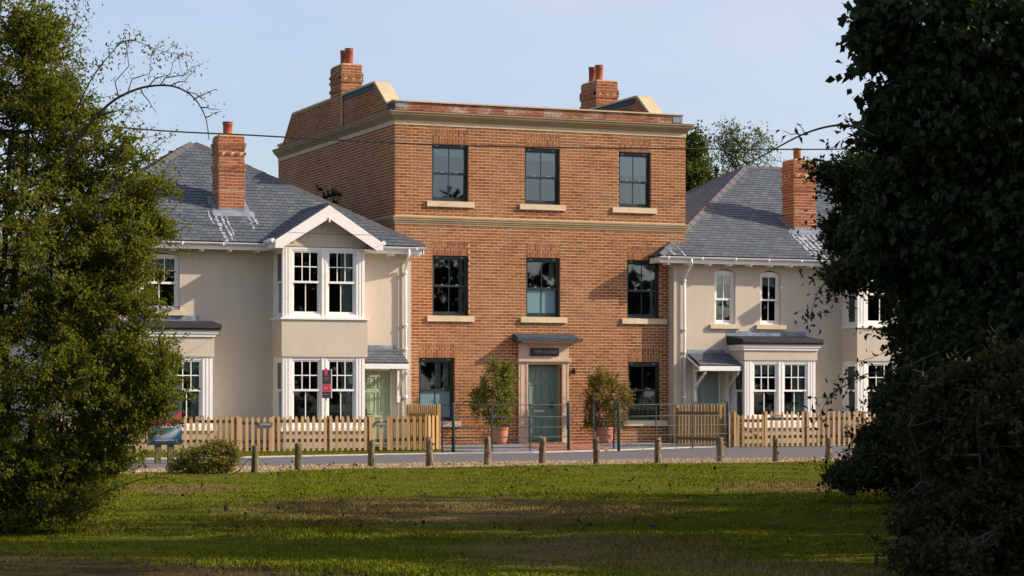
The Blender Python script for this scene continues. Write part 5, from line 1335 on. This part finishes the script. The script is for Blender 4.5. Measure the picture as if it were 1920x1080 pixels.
tree('thorn_tree', 'dark small-leaved thorn tree reaching over the right house chimney', 'tree', gnd(1820, Zs), AT(1800, 420, Zs), lobS, 1700, 90, .15, .052, 'leaf_small', r0=.13, nlimb=50, stems=3, shell=.3)
Zb = 27.0
lobB = [L3(1725, 755, Zb, 60, 62, .8), L3(1680, 850, Zb, 55, 58, .8), L3(1620, 893, Zb, 42, 28, .6), L3(1580, 900, Zb, 22, 14, .3), L3(1760, 860, Zb, 90, 100, 1.0), L3(1840, 780, Zb, 120, 160, 1.2)]
tree('dark_shrub', 'dark bushy shrub spilling onto the lawn before the right picket fence', 'shrub', gnd(1720, Zb), AT(1740, 780, Zb), lobB, 900, 90, .17, .055, 'leaf_small', r0=.022, nlimb=26, stems=5, shell=.3)
Zn = 17.0
lobN = [L3(1860, 800, Zn, 120, 140, 1.0), L3(1850, 960, Zn, 130, 90, .9), L3(1780, 990, Zn-.2, 60, 55, .5), L3(2000, 850, Zn, 180, 220, 1.2), L3(1760, 1050, Zn-.6, 70, 40, .5)]
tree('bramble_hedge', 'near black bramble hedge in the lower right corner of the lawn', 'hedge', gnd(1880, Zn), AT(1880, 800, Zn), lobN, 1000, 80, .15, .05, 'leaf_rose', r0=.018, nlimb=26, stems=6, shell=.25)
# trees out of frame to the right, whose shade lies over the near lawn
for (x, y, h, rr, lb) in ((13.6, 12.6, 7.2, 2.1, 'leafy hedgerow tree nearest the viewpoint out of frame'), (15.2, 15.8, 7.4, 2.1, 'leafy hedgerow tree second from the viewpoint out of frame'),
        (16.6, 18.6, 7.6, 2.0, 'leafy hedgerow tree third from the viewpoint out of frame'), (18.0, 21.2, 7.4, 2.0, 'leafy hedgerow tree fourth from the viewpoint out of frame'), (19.6, 23.6, 6.6, 1.9, 'leafy hedgerow tree closest to the lane out of frame')):
    tree('hedgerow_tree', lb, 'tree', (x, y, 0), (x, y, h*.6), [(x, y, h*.58, rr, rr, h*.42), (x-.5, y+.7, h*.3, rr*.95, rr*.95, h*.3), (x+.6, y-.6, h*.28, rr, rr, h*.28)], 270, 44, .36, .14, 'leaf_bg', r0=.16, nlimb=14, group='hedgerow trees', twigs=False)
# bramble bush by the road
Zm = 38.2
lobM = [L3(385, 862, Zm, 55, 30, .45), L3(350, 875, Zm, 35, 18, .35), L3(425, 858, Zm, 26, 26, .3), L3(405, 842, Zm, 32, 14, .3), L3(345, 880, Zm, 34, 10, .3)]
tree('bramble_bush', 'low rusty green bramble bush on the verge beside the hoarding', 'bush', gnd(385, Zm), AT(390, 850, Zm), lobM, 230, 36, .13, .048, 'leaf_bram', r0=.009, nlimb=16, stems=6, zmin=.02, shell=.2)
# potted shrubs
def potted(u, v, lobes, h, r, label, matn, Y):
    x = PX(u, Y); root = thing('potted_shrub', (x, Y, .03), label, 'potted plant', 'potted shrubs flanking the front door')
    b = MB(); b.lathe((x, Y, .03), [(r*.70, 0), (r*.78, h*.2), (r*.92, h*.55), (r*.97, h*.8), (r*.97, h*.86), (r*1.05, h*.88), (r*1.05, h), (r*.93, h), (r*.9, h*.9)], 24); pot = b.build('pot', M['terracotta'], root)
    k = S_*x+C_*Y; L = [L3(a, c, k, ru, rv, ru*k/F) for a, c, ru, rv in lobes]
    cs = inside(L, 170, .1); b = MB()
    for i in range(16):
        c = Vector(cs[random.randrange(len(cs))]); branch(b, (x+random.gauss(0, .05), Y+random.gauss(0, .05), h*.8), c, .014, .004, 5, .04, 4)
    b.build('stems', M['twig'], root, None, False)
    pts = sprays(cs, 36, .15, 1.8, .22); o = np.array((x, Y, .03)); me = leaf_mesh('foliage', pts-o, RNG.uniform(.7, 1.4, len(pts))*.085, M[matn], .26, .1); link('foliage', me, root, (x, Y, .03))
YPt = Y0-.85
potted(937, 838, [(932, 730, 32, 50), (902, 748, 22, 34), (950, 728, 20, 46), (935, 785, 30, 20), (922, 690, 10, 22), (950, 690, 8, 16)], .44, .225, 'tall leafy shrub in a terracotta pot left of the front door', 'leaf_pot', YPt)
potted(1134, 838, [(1132, 740, 38, 36), (1108, 770, 18, 36), (1165, 745, 22, 32), (1145, 795, 30, 20), (1128, 708, 30, 14)], .42, .245, 'bronzed shrub in a wide terracotta pot right of the front door', 'leaf_pot2', YPt-.05)
# trees behind the houses
def bg(u, Z, lobes, label, mat, n, per, sp, leaf, name='ash_tree', r0=.15):
    tree(name, label, 'tree', gnd(u, Z), AT(u, 330, Z), [L3(a, c, Z, ru, rv, ru*Z/F) for a, c, ru, rv in lobes], n, per, sp, leaf, mat, r0=r0, nlimb=24, group='trees behind the houses', zmin=1, shell=.1)
bg(1290, 88, [(1290, 345, 42, 75), (1300, 330, 36, 45), (1275, 430, 60, 90), (1305, 275, 12, 22)], 'bright green tree behind the brick townhouse right corner', 'leaf_bg', 420, 50, .5, .13)
bg(1380, 96, [(1380, 290, 42, 45), (1375, 258, 30, 30), (1428, 290, 22, 42), (1385, 340, 50, 35), (1362, 240, 10, 14), (1420, 255, 8, 14), (1345, 268, 14, 10), (1360, 400, 50, 60)], 'airy birch tree rising behind the right house roof', 'leaf_birch', 300, 26, .5, .10, 'birch_tree', .09)
# arching stems with sparse leaves
def arching(root, pts, r, leaf, mat, nl, nm='arching_stem', side=None, spread=.03):
    P = [AT(u, v, Z) for u, v, Z in pts]
    # smooth
    Q = []
    for i in range(len(P)-1):
        p0, p1, p2, p3 = P[max(i-1, 0)], P[i], P[i+1], P[min(i+2, len(P)-1)]
        for k in range(6):
            t = k/6; Q.append(.5*((2*p1)+(p2-p0)*t+(2*p0-5*p1+4*p2-p3)*t*t+(3*p1-p0-3*p2+p3)*t**3))
    Q.append(P[-1]); b = MB(); n = len(Q); b.tube(Q, [r*(1-.75*i/n) for i in range(n)], 5)
    lp = []
    for s in (side or []):
        i = int(s[0]*(n-1)); p = Q[i]; kz = (Q[i]-Vector((0, 0, EYE))).length; e = p+(AT(960+s[1], CY-s[2], kz)-AT(960, CY, kz)); pp = branch(b, p, e, r*.45, r*.15, 4, .08, 3)
        for _ in range(s[3]): q = pp[random.randrange(1, len(pp))]; lp.append(list(q+Vector((random.gauss(0, spread), random.gauss(0, spread), random.gauss(0, spread)))))
    for _ in range(nl): q = Q[random.randrange(n//4, n)]; lp.append(list(q+Vector((random.gauss(0, spread), random.gauss(0, spread), random.gauss(0, spread)))))
    st = b.build(nm, M['twig'], root, None, False)
    if lp:
        o = np.array(WL[root.name]); me = leaf_mesh('leaves', np.array(lp)-o, RNG.uniform(.7, 1.25, len(lp))*leaf, M[mat], .5, .3); link('stem_leaves', me, root, WL[root.name])
haw = [o for o in SC.objects if o.name.startswith('hawthorn_tree')][0]; thorn = [o for o in SC.objects if o.name.startswith('thorn_tree')][0]; bramR = [o for o in SC.objects if o.name.startswith('bramble_hedge')][0]
Zq = 21.5
arching(haw, [(110, 330, Zq), (150, 255, Zq), (205, 195, Zq), (255, 168, Zq), (300, 160, Zq), (335, 165, Zq), (365, 185, Zq), (385, 220, Zq), (392, 262, Zq)], .016, .03, 'leaf_haw', 6, side=[(.35, 60, 95, 26), (.45, 60, 60, 22), (.5, 80, 40, 30), (.58, 45, 25, 24), (.65, 50, -25, 14), (.75, 40, 18, 8), (.82, 35, -5, 5), (.88, 30, 12, 6), (.3, 20, 110, 20), (.2, 70, 30, 24), (.4, 30, -45, 4)], spread=.035)
arching(haw, [(120, 260, Zq), (165, 160, Zq), (200, 110, Zq), (240, 75, Zq), (300, 95, Zq), (355, 105, Zq)], .008, .038, 'leaf_haw', 190, side=[(.5, 20, 30, 16), (.6, -5, -40, 18), (.7, 25, -40, 22), (.85, 20, 15, 12), (.9, 15, -45, 8)], spread=.05)
arching(haw, [(95, 140, Zq), (100, 60, Zq), (130, 15, Zq)], .006, .04, 'leaf_haw', 60, side=[(.7, 40, 20, 14)], spread=.06)
arching(haw, [(200, 350, Zq), (262, 305, Zq), (285, 270, Zq), (312, 257, Zq)], .006, .03, 'leaf_haw', 60, side=[(.7, 10, 20, 8)], spread=.045)
arching(haw, [(140, 235, Zq), (190, 215, Zq), (240, 205, Zq), (265, 215, Zq)], .006, .03, 'leaf_haw', 80, side=[(.5, 10, 30, 20), (.7, 20, -30, 20), (.85, 15, 20, 10)], spread=.07)
arching(haw, [(120, 90, Zq), (140, 40, Zq), (150, -10, Zq)], .006, .035, 'leaf_haw', 80, side=[(.5, 30, 20, 20)], spread=.07)
arching(haw, [(230, 620, Zq), (280, 670, Zq), (318, 655, Zq)], .006, .04, 'leaf_haw', 60, side=[(.6, 20, -40, 30), (.8, 25, -90, 30)], spread=.07)
arching(haw, [(180, 930, Zq), (260, 900, Zq), (310, 897, Zq), (360, 915, Zq)], .006, .03, 'leaf_rose', 24, side=[(.6, 40, -8, 6)], spread=.03)
Zw = 18.0
arching(thorn, [(1640, 255, Zw), (1600, 237, Zw), (1560, 236, Zw), (1510, 250, Zw), (1460, 275, Zw), (1415, 300, Zw), (1395, 304, Zw)], .012, .07, 'leaf_dark', 0, side=[(.15, -20, 20, 4), (.2, -12, 24, 3), (.5, -12, 16, 3), (.35, 18, 6, 3), (.7, -8, 8, 2), (.55, -35, 8, 3), (.1, -40, -14, 4)], spread=.02)
arching(thorn, [(1620, 430, Zw), (1600, 470, Zw), (1570, 510, Zw), (1535, 545, Zw), (1520, 590, Zw), (1515, 600, Zw)], .006, .055, 'leaf_rose', 60, side=[(.3, -50, 10, 22), (.5, -40, 10, 18), (.6, 30, 25, 14), (.8, 8, -10, 8)], spread=.05)
arching(bramR, [(1760, 660, Zw), (1690, 690, Zw), (1630, 700, Zw), (1590, 720, Zw), (1555, 745, Zw), (1530, 790, Zw), (1505, 805, Zw)], .007, .055, 'leaf_rose', 24, side=[(.4, -60, -10, 12), (.5, -90, -32, 16), (.6, -30, -22, 10), (.75, 10, -45, 6), (.55, 10, 30, 8)], spread=.035)
arching(bramR, [(1720, 870, Zw+8), (1640, 850, Zw+8), (1590, 870, Zw+8), (1550, 900, Zw+8)], .006, .05, 'leaf_small', 70, side=[(.6, -20, -25, 18), (.8, -10, 12, 12)], spread=.08)

# ------------------------------------------------------------------ the wood across the green, seen only mirrored in the windows
def far_wood():
    pts = []; 
    for k in range(44):
        x = 20+k*3.6+random.gauss(0, 1); y = -62+random.gauss(0, 3); h = random.uniform(12, 14.5) if x > 69 else random.uniform(17, 21)
        c = inside([(x, y, h*.5, 3.4, 3, h*.5), (x+1.5, y+1, h*.35, 3, 3, h*.35)], 110, .2); pts.append(sprays(c, 20, 1.0))
    pts = np.concatenate(pts); pts = pts[pts[:, 2] > 0]
    me = leaf_mesh('far', pts, RNG.uniform(.7, 1.3, len(pts))*.7, M['leaf_far'], .8); tag(link('distant_wood', me), 'dark line of trees across the green, mirrored in the windows', 'woodland', kind='stuff')
far_wood()

# ------------------------------------------------------------------ cables
def cable(pts, r, label, grp=None):
    b = MB(); P = [Vector(p) for p in pts]; Q = []
    for i in range(len(P)-1):
        p0, p1, p2, p3 = P[max(i-1, 0)], P[i], P[i+1], P[min(i+2, len(P)-1)]
        for k in range(5):
            t = k/5; Q.append(.5*((2*p1)+(p2-p0)*t+(2*p0-5*p1+4*p2-p3)*t*t+(3*p1-p0-3*p2+p3)*t**3))
    Q.append(P[-1]); b.tube(Q, r, 6); o = b.build('overhead_cable', M['wire'], None); tag(o, label, 'cable')
YW = 43.0
cable([(PX(u, YW), YW, PZ(u, v, YW)) for u, v in ((-1500, 20), (-300, 190), (235, 240), (480, 254), (740, 268), (960, 275), (1300, 279), (1620, 279.5), (2100, 272), (3200, 235))], .0155, 'thick black overhead cable crossing the top storey of the townhouse')
YW2 = 50.0
cable([(PX(u, YW2), YW2, PZ(u, v, YW2)) for u, v in ((100, 396), (300, 415), (540, 435), (640, 439.5), (742, 441))]+[(XB+.02, Y0-.02, PZ(760, 441, Y0))], .005, 'thin dark cable passing across the white bay gable')

# ------------------------------------------------------------------ grass
def grass():
    n = 420000
    # spread by screen density: more blades near the viewer, inside the seen wedge of lawn
    Z = 15+(46-15)*RNG.random(n)**1.15; a = (RNG.random(n)-.5)*2*(1080/F)
    x = Z*(C_*a+S_); y = Z*(C_-S_*a)
    gx = np.array([p[0] for p in grav]); gy = np.array([p[1] for p in grav]); lim = np.interp(x, gx, gy)+RNG.normal(0, .05, n)
    k = y < lim; x, y, Z = x[k], y[k], Z[k]
    # the strip beyond the road
    m = 26000; xs = RNG.uniform(fx(60), fx(805), m); ys = RNG.uniform(46, 53, m); fy = np.interp(xs, [p[0] for p in far], [p[1] for p in far])+.14; k = ys > fy
    m2 = 16000; xs2 = RNG.uniform(fx(1437), fx(1700), m2); ys2 = RNG.uniform(49, 53.5, m2); fy2 = np.interp(xs2, [p[0] for p in far], [p[1] for p in far])+.14; k2 = ys2 > fy2
    x = np.concatenate([x, xs[k], xs2[k2]]); y = np.concatenate([y, ys[k], ys2[k2]])
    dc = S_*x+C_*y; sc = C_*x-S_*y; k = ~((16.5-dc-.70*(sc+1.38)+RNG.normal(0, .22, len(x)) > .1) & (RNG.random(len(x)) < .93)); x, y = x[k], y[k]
    n = len(x); z = lawn_h(x, y)-.006
    h = RNG.uniform(.012, .030, n)*(1+.7*np.sin(x*1.9+y*.7)*np.sin(y*1.3)); ang = RNG.uniform(0, 6.283, n); wd = RNG.uniform(.004, .009, n)
    dx, dy = np.cos(ang)*wd, np.sin(ang)*wd; lx, ly = RNG.normal(0, .016, n), RNG.normal(0, .016, n)
    v = np.stack([np.stack([x-dx, y-dy, z], 1), np.stack([x+dx, y+dy, z], 1), np.stack([x+lx, y+ly, z+h], 1)], 1).reshape(-1, 3).astype(np.float32)
    me = bpy.data.meshes.new("m"); me.vertices.add(3*n); me.vertices.foreach_set("co", v.ravel()); me.loops.add(3*n); me.loops.foreach_set("vertex_index", np.arange(3*n, dtype=np.int32))
    me.polygons.add(n); me.polygons.foreach_set("loop_start", np.arange(0, 3*n, 3, dtype=np.int32)); me.polygons.foreach_set("loop_total", np.full(n, 3, np.int32))
    me.materials.append(M['blade']); me.update(calc_edges=True); tag(link('grass', me), 'short mown grass with worn brown patches', kind='stuff')
grass()
lp = []
for _ in range(170):
    u = random.uniform(350, 1600); v = random.uniform(872, 1000) if random.random() < .6 else random.uniform(869, 884); x, y = GP(u, v); lp.append((x, y, .02+float(lawn_h(np.array(x), np.array(y)))))
lp = np.repeat(np.array(lp), 3, 0)+RNG.normal(0, .035, (510, 3))*np.array([1, 1, .12])
tag(link('fallen_leaves', leaf_mesh('fl', lp, RNG.uniform(.03, .07, len(lp)), M['deadleaf'], .7)), 'dark fallen leaves scattered on the lawn and verge', kind='stuff')
